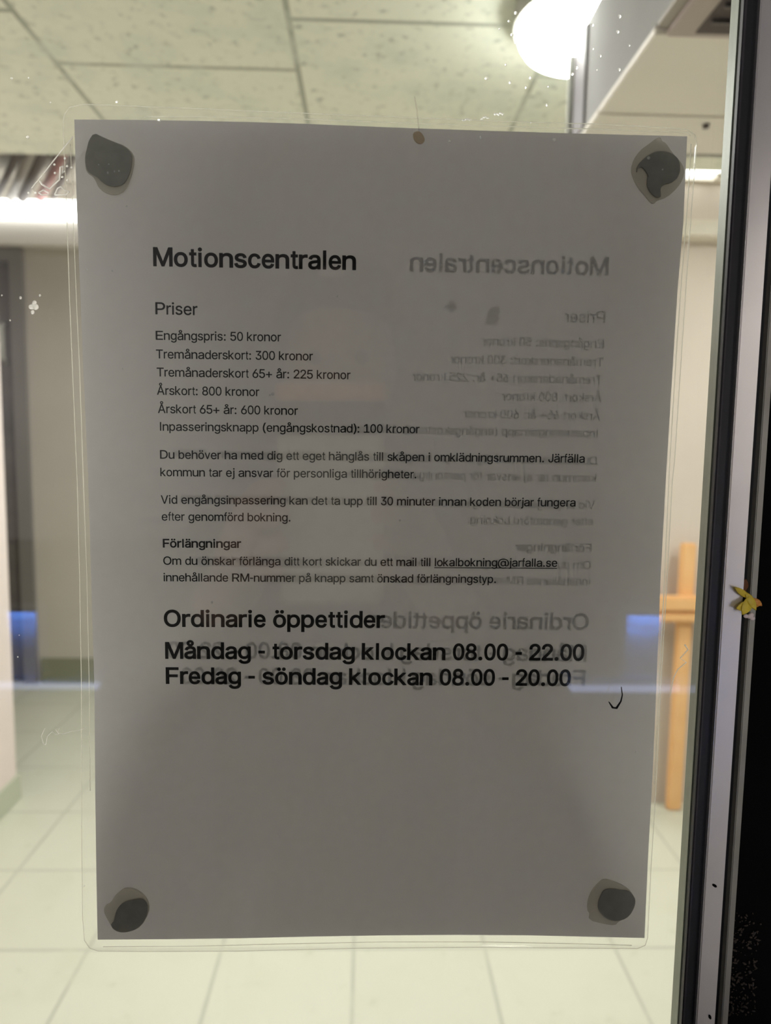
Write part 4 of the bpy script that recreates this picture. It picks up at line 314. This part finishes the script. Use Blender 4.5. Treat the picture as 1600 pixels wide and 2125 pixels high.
# wooden rail against the right end wall
t = empty('wooden_rail', (1.29, 2.59, 0), 'orange varnished wooden post with double crossrail against the right wall', 'railing')
box('post', 1.272, 1.332, 2.565, 2.595, 0.0, 1.132, M['wood'], t, 0.006)
box('crossrail', 1.02, 1.75, 2.52, 2.565, 0.862, 0.922, M['wood'], t, 0.008)
box('crossrail', 1.02, 1.75, 2.528, 2.565, 0.815, 0.858, M['wood'], t, 0.008)
box('post', 1.68, 1.744, 2.565, 2.595, 0.0, 1.132, M['wood'], t, 0.006)
# boxed ventilation unit under the ceiling on the right
t = empty('ventilation_unit', (0.9, 0.7, 2.13), 'boxed cream ventilation unit hanging under the ceiling at top right', 'ventilation unit')
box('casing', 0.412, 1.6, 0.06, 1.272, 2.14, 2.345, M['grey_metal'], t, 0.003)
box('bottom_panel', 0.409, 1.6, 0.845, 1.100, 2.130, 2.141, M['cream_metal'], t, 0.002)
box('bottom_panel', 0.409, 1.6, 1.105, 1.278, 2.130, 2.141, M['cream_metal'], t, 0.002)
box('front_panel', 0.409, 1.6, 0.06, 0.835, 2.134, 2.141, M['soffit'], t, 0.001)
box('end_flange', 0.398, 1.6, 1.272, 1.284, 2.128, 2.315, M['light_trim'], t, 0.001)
box('joint_strip', 0.407, 0.413, 1.195, 1.266, 2.146, 2.335, M['mauve_metal'], t)
g = box('grille_frame', 0.425, 1.3, 0.35, 0.842, 2.124, 2.135, M['vent_frame'], t, 0.002)
box('grille_opening', 0.462, 1.25, 0.37, 0.828, 2.1225, 2.1245, M['vent_dark'], t)
bm = bmesh.new()
for k in range(12): bx(bm, 0.47, 1.24, 0.385+k*0.037, 0.391+k*0.037, 2.118, 2.123)
from_bm('louvre', bm, M['vent_slat'], t)
bm = bmesh.new(); cyl(bm, (0.624, 1.136), 0.006, 2.124, 2.131, 16); from_bm('screw', bm, M['vent_dark'], t)
# round ceiling lamp
LC = (0.465, 1.345)
t = empty('ceiling_lamp', (LC[0], LC[1], 2.4525), 'round glowing ceiling lamp half hidden behind the ventilation unit', 'lamp')
bm = bmesh.new(); cyl(bm, LC, 0.168, 2.412, 2.4525, 64); from_bm('base_plate', bm, M['light_trim'], t)
bm = bmesh.new()
for r1, r2, z1, z2 in ((0.128, 0.147, 2.372, 2.378), (0.147, 0.156, 2.378, 2.392), (0.156, 0.157, 2.392, 2.412)): cyl(bm, LC, r1, z1, z2, 64, r2)
from_bm('diffuser', bm, M['glow'], t, False)
# ================================================================ the glazed entrance door
d1 = empty('door_1', (-0.3, -0.005, 0.0), kind='structure')
box('glass_pane', -0.80, 0.1255, -0.0085, -0.0022, 0.12, 2.12, M['glass'], d1)
bm = bmesh.new(); bx(bm, 0.1193, 0.20, -0.0021, 0.0046, 0.0, 2.2, 0.0006); from_bm('inner_stile', bm, M['steel'], d1)
bm = bmesh.new(); bx(bm, 0.1166, 0.1215, -0.0105, -0.0086, 0.10, 2.14, 0.0004); from_bm('glazing_gasket', bm, M['rubber'], d1)
bm = bmesh.new(); bx(bm, 0.1164, 0.1176, -0.0112, -0.0086, 0.10, 2.14, 0.0004); from_bm('gasket_lip', bm, M['rubber_grey'], d1)
bm = bmesh.new(); bx(bm, 0.12115, 0.1284, -0.0125, -0.0020, 0.0, 2.2, 0.0004); from_bm('door_stile', bm, M['alu'], d1)
bm = bmesh.new(); bx(bm, 0.1284, 0.1322, -0.0075, -0.0020, 0.0, 2.2); from_bm('door_seal', bm, M['rubber'], d1)
bm = bmesh.new(); bx(bm, -0.86, -0.80, -0.0125, 0.02, 0.0, 2.2, 0.001); from_bm('door_stile', bm, M['alu'], d1)
bm = bmesh.new(); bx(bm, -0.80, 0.1211, -0.0125, 0.02, 0.0, 0.12); from_bm('bottom_rail', bm, M['alu'], d1)
bm = bmesh.new(); bx(bm, -0.80, 0.1211, -0.0125, 0.02, 2.12, 2.2); from_bm('top_rail', bm, M['alu'], d1)
struct('trim_3', 0.13195, 0.1344, -0.0105, -0.0020, 0.0, 2.25, M['alu_dull'], bev=0.0003)
bm = bmesh.new(); bx(bm, 0.1345, 0.21, -0.008, -0.0022, 0, 3.4); bx(bm, 0.21, 4.0, -0.008, 0.049, 0, 3.4); bx(bm, -4.0, -0.87, -0.008, 0.049, 0, 3.4); bx(bm, -0.87, 0.1345, -0.008, 0.049, 2.25, 3.4)
o = from_bm('wall_front', bm, M['black']); o['kind'] = 'structure'
struct('wall_outside_back', -11.0, 7.0, -12.2, -12.0, 0.0, 9.0, M['facade'])
struct('wall_outside_right', 0.95, 1.10, -1.60, -0.03, 0.0, 3.2, M['render_wall'])  # unseen wall added so the aluminium stile reflects something bright
# ================================================================ the laminated sheet
sign = empty('laminated_notice', (0, 0, SZ-0.1485), 'laminated white price and opening-hours sheet stuck behind the glass', 'notice')
def flat(name, pts, y, mat, parent):
    me = bpy.data.meshes.new(name); me.from_pydata([tuple(mm(p, y)) for p in pts], [], tris(pts)); return link(name, me, mat, parent)
flat('paper', K['paper'], 0.0, M['paper'], sign)
bm = bmesh.new(); plate(bm, K['pouch'], -0.0005, 0.0010); from_bm('laminate_film', bm, M['film'], sign)
bm = bmesh.new()
tube(bm, [mm(p, -0.0004) for p in K['pouch']], 0.00016, 6, True)
rr = lambda n: [0.00012 + 0.00010*random.random() for _ in range(n)]
for k, q in (('seal', 0), ('sealL', 0), ('sealR', 0), ('sealB', 0)): tube(bm, [mm(p, -0.0004) for p in K[k]], rr(len(K[k])), 6)
from_bm('welded_edge', bm, M['seal'], sign, True)
# lettering
REG = {' ':278,'(':333,')':333,'+':584,'-':333,'.':278,':':278,'@':1015,'A':667,'D':722,'E':667,'F':611,'I':278,'J':500,'M':833,'O':778,'P':667,'R':722,'T':611,'V':667,
 'a':556,'b':556,'c':500,'d':556,'e':556,'f':278,'g':556,'h':556,'i':222,'j':222,'k':500,'l':222,'m':833,'n':556,'o':556,'p':556,'r':333,'s':500,'t':278,'u':556,'v':500,'y':500}
BLD = dict(REG, b=611, c=556, d=611, f=333, g=611, h=611, i=278, k=556, l=278, m=889, n=611, o=611, p=611, r=389, s=556, t=333, u=611)
def adv(ch, T):
    if ch in T: return T[ch]
    if ch.isdigit(): return 556
    return T[{'å':'a','ä':'a','ö':'o','Å':'A'}[ch]]
def glyph(ch, T):
    """outline scaled to the advance width of the lettering, in em/1000"""
    G = GL[ch]; xs = [v for s in G for v in s[0::2]]; a, b = min(xs)/0.7, max(xs)/0.7; W = adv(ch, T)
    sb = (45 if T is REG else 50) * (0.6 if ch in 'AÅTVvy@kf' else 1)
    if ch in 'rtf(': sl, sr_ = sb*1.2, sb*0.35
    elif ch in 'ijlI.:': sl = sr_ = None
    else: sl, sr_ = sb, sb*0.9
    if sl is None:
        sc = 1.0; sl = (W-(b-a))/2
    else: sc = (W-sl-sr_)/(b-a)
    return [[((s[i]/0.7-a)*sc+sl, s[i+1]/0.7*0.975) for i in range(0, len(s), 2)] for s in G]
CACHE = {}
def filled(ch, bold):
    """triangles of one letter (non-zero winding), stroke thickened for bold"""
    if (ch, bold) in CACHE: return CACHE[ch, bold]
    T = BLD if bold else REG; emb = 26 if bold else 11; loops = []
    src = glyph(ch, T)
    area2 = lambda l: sum(l[k-1][0]*l[k][1]-l[k][0]*l[k-1][1] for k in range(len(l)))
    sg = 1 if max((area2(l) for l in src), key=abs) > 0 else -1
    for loop in src:
        loop = [p for k, p in enumerate(loop) if (Vector(p)-Vector(loop[k-1])).length > 1e-3]; n = len(loop); out = []
        for k in range(n):
            p0, p1, p2 = Vector(loop[k-1]), Vector(loop[k]), Vector(loop[(k+1) % n])
            e1 = (p1-p0).normalized(); e2 = (p2-p1).normalized()
            nn = Vector((e1.y+e2.y, -e1.x-e2.x)); l = max(nn.length, 0.8)
            out.append(p1 + nn*(sg*emb*min(2/l, 1.4)/l))
        loops.append(out)
    vs = [p for l in loops for p in l]; es = []; o = 0
    for l in loops:
        es += [(o+k, o+(k+1) % len(l)) for k in range(len(l))]; o += len(l)
    rv, _, rf, *_r = geometry.delaunay_2d_cdt(vs, es, [], 0, 1e-4)
    def wind(p):
        w_ = 0
        for l in loops:
            for k in range(len(l)):
                a, c = l[k-1], l[k]
                cr_ = (c.x-a.x)*(p.y-a.y)-(c.y-a.y)*(p.x-a.x)
                if a.y <= p.y < c.y and cr_ > 0: w_ += 1
                elif c.y <= p.y < a.y and cr_ < 0: w_ -= 1
        return w_
    fs = [f for f in rf if wind(sum((rv[k] for k in f), Vector((0, 0)))/len(f)) != 0]
    CACHE[ch, bold] = (rv, fs); return CACHE[ch, bold]
def text_mesh(name, lines, y, mirror, parent):
    VV = []; FF = []
    mx = -1 if mirror else 1
    for key, bold, txt, xa, za, xb, zb in lines:
        T = BLD if bold else REG
        tot = sum(adv(c, T) for c in txt) - (adv(txt[-1], T)*0.06) - 60
        size = (xb-xa)/tot; pen = -60; slope = (zb-za)/(xb-xa); xs = {}
        for i, c in enumerate(txt):
            xs[i] = pen
            if c != ' ':
                rv, fs = filled(c, bold); o = len(VV)
                for p in rv: VV.append(mm((mx*(xa+(p.x+pen)*size), za+p.y*size+(p.x+pen)*size*slope), y))
                FF += [tuple(o+k for k in f) for f in fs]
            pen += adv(c, T)
        if '@' in txt:
            A = xa + (xs[txt.index('lokal')]+20)*size; B = xa + (pen-30)*size; o = len(VV)
            for X, dz in ((A, 0.11), (B, 0.11), (B, 0.18), (A, 0.18)): VV.append(mm((mx*X, za+(X-xa)*slope-dz*size*1000), y))
            FF.append((o, o+1, o+2, o+3))
    me = bpy.data.meshes.new(name); me.from_pydata([tuple(v) for v in VV], [], FF)
    return link(name, me, M['ink'], parent)
SMUDGE = {False: [(-2.3, -0.3), (-1.6, 0.6), (-0.6, 0.9), (-0.4, 2.2), (0.7, 2.6), (0.8, 1.2), (2.1, 0.9), (2.2, -0.4), (1.4, -0.7), (0.9, -2.1), (-0.4, -1.6), (-0.9, -0.7)], True: [(-2.6, -3.0), (-1.9, -0.8), (-2.2, 1.0), (-0.9, 1.6), (-0.3, 2.9), (0.8, 2.4), (2.2, 3.1), (2.5, 1.0), (1.9, -0.6), (2.6, -1.9), (1.4, -3.3), (-0.6, -3.6)]}
sel = lambda *ks: [l for l in LN if l[0] in ks]
text_mesh('printed_heading', sel('h1', 'p'), -0.00012, False, sign)
prices = [l for l in LN if l[0] == 'b' and 'kronor' in l[2]]
text_mesh('printed_prices', prices, -0.00012, False, sign)
text_mesh('printed_notes', [l for l in LN if l[0] in ('b', 'bb') and 'kronor' not in l[2]], -0.00012, False, sign)
text_mesh('printed_hours', sel('h2'), -0.00012, False, sign)
bk = text_mesh('reverse_print', LN, 0.00018, True, sign)
for cx_, cz_ in ((24.0, 89.2), (38.9, 87.0)):
    flat('smudge', [(cx_+dx, cz_+dz) for dx, dz in SMUDGE[cx_ > 30]], 0.00022, M['stain'], sign)
tag(bk, 'faint mirrored lettering showing through from the reverse side')
def blob_flat(name, pts, y0, y1, mat, parent=None):
    bm = bmesh.new(); plate(bm, smooth_loop(pts), y0, y1); return from_bm(name, bm, mat, parent)
# dabs of putty between glass and sheet
for k, lab in (('TL', 'dark putty dab with pointed tip at the top left corner of the sheet'), ('TR', 'two-tone putty dab at the top right corner of the sheet'),
               ('BL', 'oval putty dab at the bottom left corner of the sheet'), ('BR', 'squarish dark putty dab at the bottom right corner of the sheet')):
    c, s = K[k]; cx, cz = sum(p[0] for p in s)/len(s), sum(p[1] for p in s)/len(s)
    e = empty('putty_dab', mm((cx, cz), -0.0012), lab, 'putty', 'putty dabs at the sheet corners')
    blob_flat('pressed_core', c, -0.0019, -0.0010, M['putty'], e); tag(blob_flat('smear', s, -0.0014, -0.0006, M['smear'], e), 'paler half-stuck rim')
# ================================================================ marks on the glass
G = -0.0087
def thread(name, pts, r, mat, label, cat, parent=None):
    bm = bmesh.new(); tube(bm, [mm(p, G) for p in pts], r, 6); o = from_bm(name, bm, mat, parent, True)
    return tag(o, label, cat) if label else o
thread('hooked_fibre', K['hook'], [0.00012, 0.00022, 0.00028, 0.00045, 0.0004, 0.00016], M['ink'], 'small black hooked fibre on the glass below the opening hours', 'fibre')
thread('scratch_mark', K['scribble'], 0.00013, M['dust'], 'thin pale squiggly scratch on the glass left of the sheet', 'scratch')
thread('smear_streak', K['streak'], 0.00022, M['tape'], 'faint vertical streak on the glass above the mud fleck', 'streak')
thread('glue_streak', K['glint'], [0.0003, 0.00025, 0.0002, 0.00025, 0.00018, 0.00022, 0.0002, 0.00012], M['glue'], 'shiny glue streak on the glass in front of the wooden post', 'glue streak')
bm = bmesh.new(); plate(bm, smooth_loop(K['mud']), G-0.0005, G+0.0002); tag(from_bm('mud_fleck', bm, M['mud']), 'beige mud fleck on the glass at the top edge of the sheet', 'fleck')
tp = empty('tape_remnant', mm(K['tape'][2], G), 'clear tape remnant with white glue lines left of the sheet corner', 'tape remnant')
bm = bmesh.new(); plate(bm, K['tapeclear'], -0.0087, -0.0086); from_bm('clear_film', bm, M['tape'], tp)
thread('tape_edge', K['tape'], 0.00018, M['glue'], None, None, tp)
for k, r in (('loopA', 0.00026), ('loopB', 0.00022), ('loopC', 0.00024)): thread('glue_line', K[k], r, M['glue'], None, None, tp)
def bead(bm, p, r, sx=1.0, h=0.5):
    m = Matrix.Translation(mm(p, -0.0086)) @ Matrix.Diagonal((sx, h, 1, 1)); bmesh.ops.create_icosphere(bm, subdivisions=2, radius=r, matrix=m)
for p in K['tapedots']:
    bm = bmesh.new(); bead(bm, p, 0.0004); from_bm('glue_dot', bm, M['glue'], tp, True)
first = None
for i, p in enumerate(K['drops']):
    r = random.uniform(0.0003, 0.00062)
    if first is None:
        bm = bmesh.new(); m = Matrix.Diagonal((1, 0.5, 1, 1)); bmesh.ops.create_icosphere(bm, subdivisions=2, radius=0.0006, matrix=m)
        o = first = from_bm('water_droplet', bm, M['drop'], None, True)
    else:
        o = first.copy(); C.objects.link(o)
    o.location = mm(p, -0.0087); s = r/0.0006; o.scale = (s, s, s*random.uniform(0.9, 1.2))
    tag(o, 'tiny clear water droplet on the glass around the ceiling lamp', 'droplet', 'droplets on the glass by the lamp')
bm = bmesh.new()
for p in K['specks']: bead(bm, p, random.uniform(0.00025, 0.00055), random.uniform(0.7, 1.2))
tag(from_bm('dust_specks', bm, M['dust'], None, True), 'pale dust specks scattered over the glass', 'dust', kind='stuff')
bm = bmesh.new()
for p in K['cluster']: bead(bm, p, random.uniform(0.0006, 0.0011), random.uniform(0.6, 1.2))
tag(from_bm('dirt_splash', bm, M['glue'], None, True), 'small whitish dirt splash on the glass before the dark door', 'dirt')
for p, lab in zip(K['crumbs'], ('leftmost of three white crumbs above the sheet edge', 'middle one of three white crumbs above the sheet edge', 'rightmost of three white crumbs above the sheet edge')):
    bm = bmesh.new()
    for k in range(7): bead(bm, (p[0]-1.3+k*0.43, p[1]+random.uniform(-0.25, 0.25)+(k-3)*0.06), random.uniform(0.00022, 0.0004))
    tag(from_bm('white_crumb', bm, M['glue'], None, True), lab, 'crumb', 'white crumbs on the glass')
# caught leaf, specks and crumbs on the door frame
lf = empty('caught_leaf', (0.1295, -0.0125, 1.4785), 'crumpled yellow leaf with pale fluff caught in the black door gap', 'leaf')
def petal(bm, c, a, l, wd, tilt):
    ca, sa = math.cos(a), math.sin(a); N_ = 6
    for i in range(N_):
        t0 = i/N_; t1 = (i+1)/N_
        def pt(t, s):
            ww = wd*math.sin(math.pi*min(max(t, 0.02), 0.98))**0.7*s
            return Vector((c[0]+(ca*l*t - sa*ww), c[1]-tilt*t*(1-t*0.5)-abs(s)*0.0004, c[2]+(sa*l*t + ca*ww)))
        for s0, s1 in ((-1, 0), (0, 1)):
            vs = [bm.verts.new(pt(t0, s0)), bm.verts.new(pt(t1, s0)), bm.verts.new(pt(t1, s1)), bm.verts.new(pt(t0, s1))]
            bm.faces.new(vs)
def leafpart(name, mat, *ps):
    bm = bmesh.new()
    for q in ps: petal(bm, *q)
    bmesh.ops.remove_doubles(bm, verts=bm.verts, dist=1e-6)
    o = from_bm(name, bm, mat, lf, True); s = o.modifiers.new('t', 'SOLIDIFY'); s.thickness = 0.00025
leafpart('leaf_blade', M['yellow'], ((0.1300, -0.0128, 1.4790), 2.55, 0.0070, 0.0011, 0.002), ((0.1312, -0.0130, 1.4770), 3.35, 0.0065, 0.0018, 0.003), ((0.1306, -0.0132, 1.4800), 4.2, 0.0075, 0.0019, 0.003), ((0.1285, -0.0130, 1.4812), 5.2, 0.0070, 0.0013, 0.003))
leafpart('leaf_tip', M['orange'], ((0.1305, -0.0130, 1.4765), 0.45, 0.0034, 0.0014, 0.002), ((0.1310, -0.0130, 1.4790), 5.6, 0.0040, 0.0010, 0.002))
leafpart('stalk', M['brown'], ((0.1302, -0.0085, 1.4800), 1.52, 0.0050, 0.0013, 0.001))
bm = bmesh.new()
for dx, dz, r in ((0, 0, 0.0011), (-0.0014, 0.0001, 0.0009), (0.0010, -0.0007, 0.0010), (0.0006, 0.0006, 0.0009)):
    bmesh.ops.create_icosphere(bm, subdivisions=2, radius=r, matrix=Matrix.Translation((0.1311+dx, -0.0125, 1.4722+dz)) @ Matrix.Diagonal((1, 0.6, 0.85, 1)))
from_bm('pale_fluff', bm, M['pale'], lf, True)
for (x, z, a, lab) in ((0.1247, 1.3713, 0.6, 'small black speck on the pale door stile, the upper one'), (0.1262, 1.3190, 1.2, 'small black speck on the pale door stile near the bottom picture edge')):
    bm = bmesh.new()
    for k in range(4):
        bmesh.ops.create_icosphere(bm, subdivisions=1, radius=random.uniform(0.00035, 0.0006), matrix=Matrix.Translation((x+(k-1.5)*0.0004*math.cos(a), -0.0126, z-(k-1.5)*0.0004*math.sin(a))) @ Matrix.Diagonal((1, 0.5, 1, 1)))
    tag(from_bm('dirt_speck', bm, M['black'], None, True), lab, 'speck')
bm = bmesh.new()
for k in range(260):
    u = random.random()**0.8; x = 0.1335 + random.random()**1.5*0.012; z = 1.316 + (1-u)*0.042
    r = random.uniform(0.0002, 0.0007)
    bmesh.ops.create_icosphere(bm, subdivisions=1, radius=r, matrix=Matrix.Translation((x, -0.0085-r*0.3, z)) @ Matrix.Rotation(random.random()*3, 4, 'Y') @ Matrix.Diagonal((random.uniform(0.6, 2), 0.6, 0.7, 1)))
tag(from_bm('cobweb_debris', bm, M['debris'], None, True), 'brown cobweb crumbs in the dark corner beside the door frame', 'debris', kind='stuff')
# ================================================================ outdoors, seen mirrored in the glass
def bollard(x, y, wd, h, label):
    e = empty('bollard_light', (x, y, 0), label, 'bollard', 'blue bollard lights')
    box('post', x-wd/2, x+wd/2, y-0.06, y+0.06, 0.0, h-0.03, M['bollard'], e, 0.006)
    box('lit_head', x-wd/2+0.006, x+wd/2-0.006, y+0.062, y+0.095, h-0.034, h-0.026, M['blue'], e, 0.002)
    box('cap', x-wd/2-0.006, x+wd/2+0.006, y-0.066, y+0.11, h-0.026, h-0.008, M['bollard'], e, 0.004)
    box('foot', x-wd/2-0.02, x+wd/2+0.02, y-0.08, y+0.08, 0.0, 0.02, M['bollard'], e, 0.004)
    l = bpy.data.lights.new('bollard_lamp', 'AREA'); l.shape = 'RECTANGLE'; l.size = wd*0.8; l.size_y = 0.03; l.energy = BLUE; l.color = (0.10, 0.30, 1.0)
    o = bpy.data.objects.new('bollard_lamp', l); C.objects.link(o); o.location = (x, y+0.078, h-0.038); o.rotation_euler = (-0.9, 0, 0)
bollard(-2.14, -4.22, 0.19, 0.47, 'blue-topped bollard light mirrored in the glass at the left')
bollard(1.80, -4.30, 0.235, 0.46, 'blue-topped bollard light mirrored over the right side of the sheet')
t = empty('ground_strip_light', (0, -4.03, 0), 'pale blue strip light along the ground mirrored across the glass', 'strip light')  # pale kerb made to glow so its reflection is bright enough
box('diffuser', -2.6, 2.6, -4.09, -3.98, 0.004, 0.012, M['strip'], t, 0.002)
box('channel', -2.6, 2.6, -4.105, -3.965, 0.0, 0.005, M['bollard'], t)
# the phone that takes the picture, just behind the lens
ph = empty('smartphone', CAM - FW*0.012, 'coral and cream phone held up to the glass, seen mirrored over the sheet', 'phone')
def pbox(name, x0, x1, y0, y1, z0, z1, mat, bev, parent=ph, seg=3):
    bm = bmesh.new(); bx(bm, x0, x1, y0, y1, z0, z1)
    if bev: bmesh.ops.bevel(bm, geom=list(bm.edges), offset=bev, segments=seg, affect='EDGES')
    MX = Matrix(((RT.x, FW.x, UP.x, 0), (RT.y, FW.y, UP.y, 0), (RT.z, FW.z, UP.z, 0), (0, 0, 0, 1)))
    bmesh.ops.transform(bm, matrix=Matrix.Translation(CAM) @ MX, verts=bm.verts)
    return from_bm(name, bm, mat, parent)
PX = -0.0256
pbox('body', PX-0.0375, PX+0.0375, -0.013, -0.0042, -0.122, 0.0385, M['phone_back'], 0.003)
pbox('top_glass', PX-0.037, PX+0.037, -0.0050, -0.0038, 0.0265, 0.0375, M['phone_coral'], 0.0004)
pbox('camera_bar', PX-0.0375, PX+0.0375, -0.0050, -0.0022, 0.0025, 0.0262, M['phone_black'], 0.0006)
# ================================================================ the photographer
HX = -0.045
per = empty('person', (HX, -0.86, 0.0), 'person in dark jacket and knit hat holding up a phone, faintly mirrored in the sheet', 'person')
def skin(name, V, E, mat, parent, lv=2, root=0):
    me = bpy.data.meshes.new(name); me.from_pydata([v[0] for v in V], E, []); me.materials.append(mat)
    o = bpy.data.objects.new(name, me); C.objects.link(o); o.parent = parent; o.location = -parent.location
    md = o.modifiers.new('skin', 'SKIN'); md.use_smooth_shade = True
    for i, v in enumerate(V):
        s = me.skin_vertices[0].data[i]; rr = v[1]
        s.radius = rr if isinstance(rr, tuple) else (rr, rr); s.use_root = (i == root)
    sb = o.modifiers.new('sub', 'SUBSURF'); sb.levels = lv; sb.render_levels = lv
    return o
V = []; E = []
def node(p, r, par=None):
    V.append((p, r)); i = len(V)-1
    if par is not None: E.append((par, i))
    return i
pel = node((HX, -0.86, 0.95), (0.15, 0.11)); wa = node((HX, -0.86, 1.10), (0.13, 0.10), pel); ch = node((HX, -0.855, 1.30), (0.155, 0.115), wa)
nb = node((HX, -0.85, 1.43), (0.07, 0.065), ch); nk = node((HX, -0.835, 1.50), 0.056, nb)
jw = node((HX, -0.80, 1.565), (0.058, 0.068), nk); fa = node((HX, -0.795, 1.63), (0.072, 0.088), jw); tp_ = node((HX, -0.81, 1.70), (0.072, 0.088), fa); cr_ = node((HX, -0.815, 1.745), (0.045, 0.055), tp_)
ns = node((HX, -0.715, 1.618), (0.017, 0.020), fa)
nt_ = node((HX, -0.690, 1.606), (0.013, 0.013), ns)
for sgn in (-1, 1):
    ear = node((HX+sgn*0.078, -0.805, 1.625), (0.016, 0.026), fa)
    sh = node((HX+sgn*0.18, -0.85, 1.385), 0.06, ch); el = node((HX+sgn*0.272, -0.66, 1.152), 0.037, sh)
    edge = CAM + RT*(PX+sgn*0.040) - FW*0.012
    wr = node(tuple(edge + RT*sgn*0.040 - UP*0.125 - FW*0.075), 0.027, el)
    pa = node(tuple(edge + RT*sgn*0.026 - UP*0.075 - FW*0.030), (0.030, 0.017), wr)
    for k in range(4):
        off = -0.038 - k*0.020; ln = (0.036, 0.041, 0.038, 0.030)[k]
        a = node(tuple(edge + RT*sgn*0.014 + UP*(off-0.004) - FW*0.014), 0.0088, pa)
        b = node(tuple(edge + RT*sgn*0.0095 + UP*(off+0.002) + FW*0.012), 0.0080, a)
        c = node(tuple(edge + RT*sgn*(0.0095-ln*0.55) + UP*(off+0.006) + FW*0.0175), 0.0072, b)
    th = node(tuple(edge + RT*sgn*0.016 - UP*0.056 - FW*0.030), 0.0105, pa)
    t2 = node(tuple(edge - RT*sgn*0.006 - UP*0.036 - FW*0.016), 0.0088, th)
    hip = node((HX+sgn*0.095, -0.86, 0.88), 0.085, pel); kn = node((HX+sgn*0.11, -0.85, 0.50), 0.056, hip); an = node((HX+sgn*0.12, -0.88, 0.09), 0.04, kn); toe = node((HX+sgn*0.14, -0.72, 0.045), (0.042, 0.035), an)
skin('body', V, E, M['skin'], per)
bm = bmesh.new(); rings = []
for z, rx, ry, yy in ((0.80, 0.185, 0.140, -0.86), (0.815, 0.196, 0.150, -0.86), (0.95, 0.198, 0.152, -0.86), (1.10, 0.195, 0.150, -0.86), (1.25, 0.205, 0.155, -0.857), (1.34, 0.215, 0.152, -0.855), (1.40, 0.200, 0.138, -0.853),
                      (1.445, 0.140, 0.112, -0.850), (1.475, 0.098, 0.092, -0.846), (1.50, 0.084, 0.084, -0.840), (1.535, 0.078, 0.080, -0.832), (1.535, 0.070, 0.072, -0.832), (1.50, 0.068, 0.070, -0.838)):
    rings.append([bm.verts.new((HX + rx*math.copysign(abs(math.cos(a))**0.85, math.cos(a)), yy + ry*math.copysign(abs(math.sin(a))**0.85, math.sin(a)), z)) for a in (2*math.pi*k/32 for k in range(32))])
for A, B_ in zip(rings, rings[1:]):
    for k in range(32): bm.faces.new((A[k], A[(k+1) % 32], B_[(k+1) % 32], B_[k]))
bm.faces.new(rings[0])
for sgn in (-1, 1):
    edge = CAM + RT*(PX+sgn*0.040) - FW*0.012
    w0 = edge + RT*sgn*0.044 - UP*0.138 - FW*0.095
    s0, e0 = Vector((HX+sgn*0.165, -0.855, 1.375)), Vector((HX+sgn*0.275, -0.665, 1.155))
    dn = Vector((0, -0.012, -0.014))
    pts = [s0 + Vector((-sgn*0.05, -0.01, 0.0)), s0, s0.lerp(e0, 0.35), s0.lerp(e0, 0.72) + dn*0.5, e0 + dn, e0.lerp(w0, 0.25) + dn*0.4, e0.lerp(w0, 0.65), w0]
    tube(bm, pts, [0.075, 0.082, 0.076, 0.074, 0.082, 0.070, 0.055, 0.044], 20)
jk = from_bm('jacket', bm, M['jacket'], per, True); s_ = jk.modifiers.new('sub', 'SUBSURF'); s_.levels = s_.render_levels = 1
V = []; E = []
wst = node((HX, -0.86, 1.00), (0.15, 0.115)); pel = node((HX, -0.86, 0.90), (0.155, 0.12), wst)
for sgn in (-1, 1):
    hip = node((HX+sgn*0.095, -0.86, 0.80), 0.10, pel); kn = node((HX+sgn*0.11, -0.85, 0.50), 0.078, hip); an = node((HX+sgn*0.12, -0.88, 0.10), 0.066, kn)
skin('trousers', V, E, M['trousers'], per, root=1)
for sgn in (-1, 1):
    V = []; E = []
    a = node((HX+sgn*0.12, -0.90, 0.055), (0.05, 0.05)); b = node((HX+sgn*0.13, -0.78, 0.048), (0.052, 0.042), a); c = node((HX+sgn*0.14, -0.69, 0.042), (0.045, 0.034), b)
    skin('shoe', V, E, M['black'], per)
V = []; E = []
a = node((HX, -0.825, 1.672), (0.108, 0.112)); b = node((HX, -0.825, 1.74), (0.107, 0.112), a); c = node((HX, -0.825, 1.80), (0.06, 0.07), b)  # hat widened past the head to broaden its shadow on the sheet
hat = skin('knit_hat', V, E, M['hat'], per)
bm = bmesh.new(); bx(bm, HX-0.026, HX+0.008, -0.7125, -0.7065, 1.742, 1.753, 0.002); pt = from_bm('hat_tag', bm, M['pale'], per)  # pale patch standing in for the lamp glint over the head
for sgn in (-1, 1):
    bm = bmesh.new(); bmesh.ops.create_icosphere(bm, subdivisions=2, radius=0.010, matrix=Matrix.Translation((HX+sgn*0.031, -0.7195, 1.640))); from_bm('eye', bm, M['eye'], per, True)
bm = bmesh.new(); bx(bm, HX-0.024, HX+0.024, -0.728, -0.722, 1.570, 1.577, 0.002); from_bm('mouth', bm, M['pipe_red'], per)
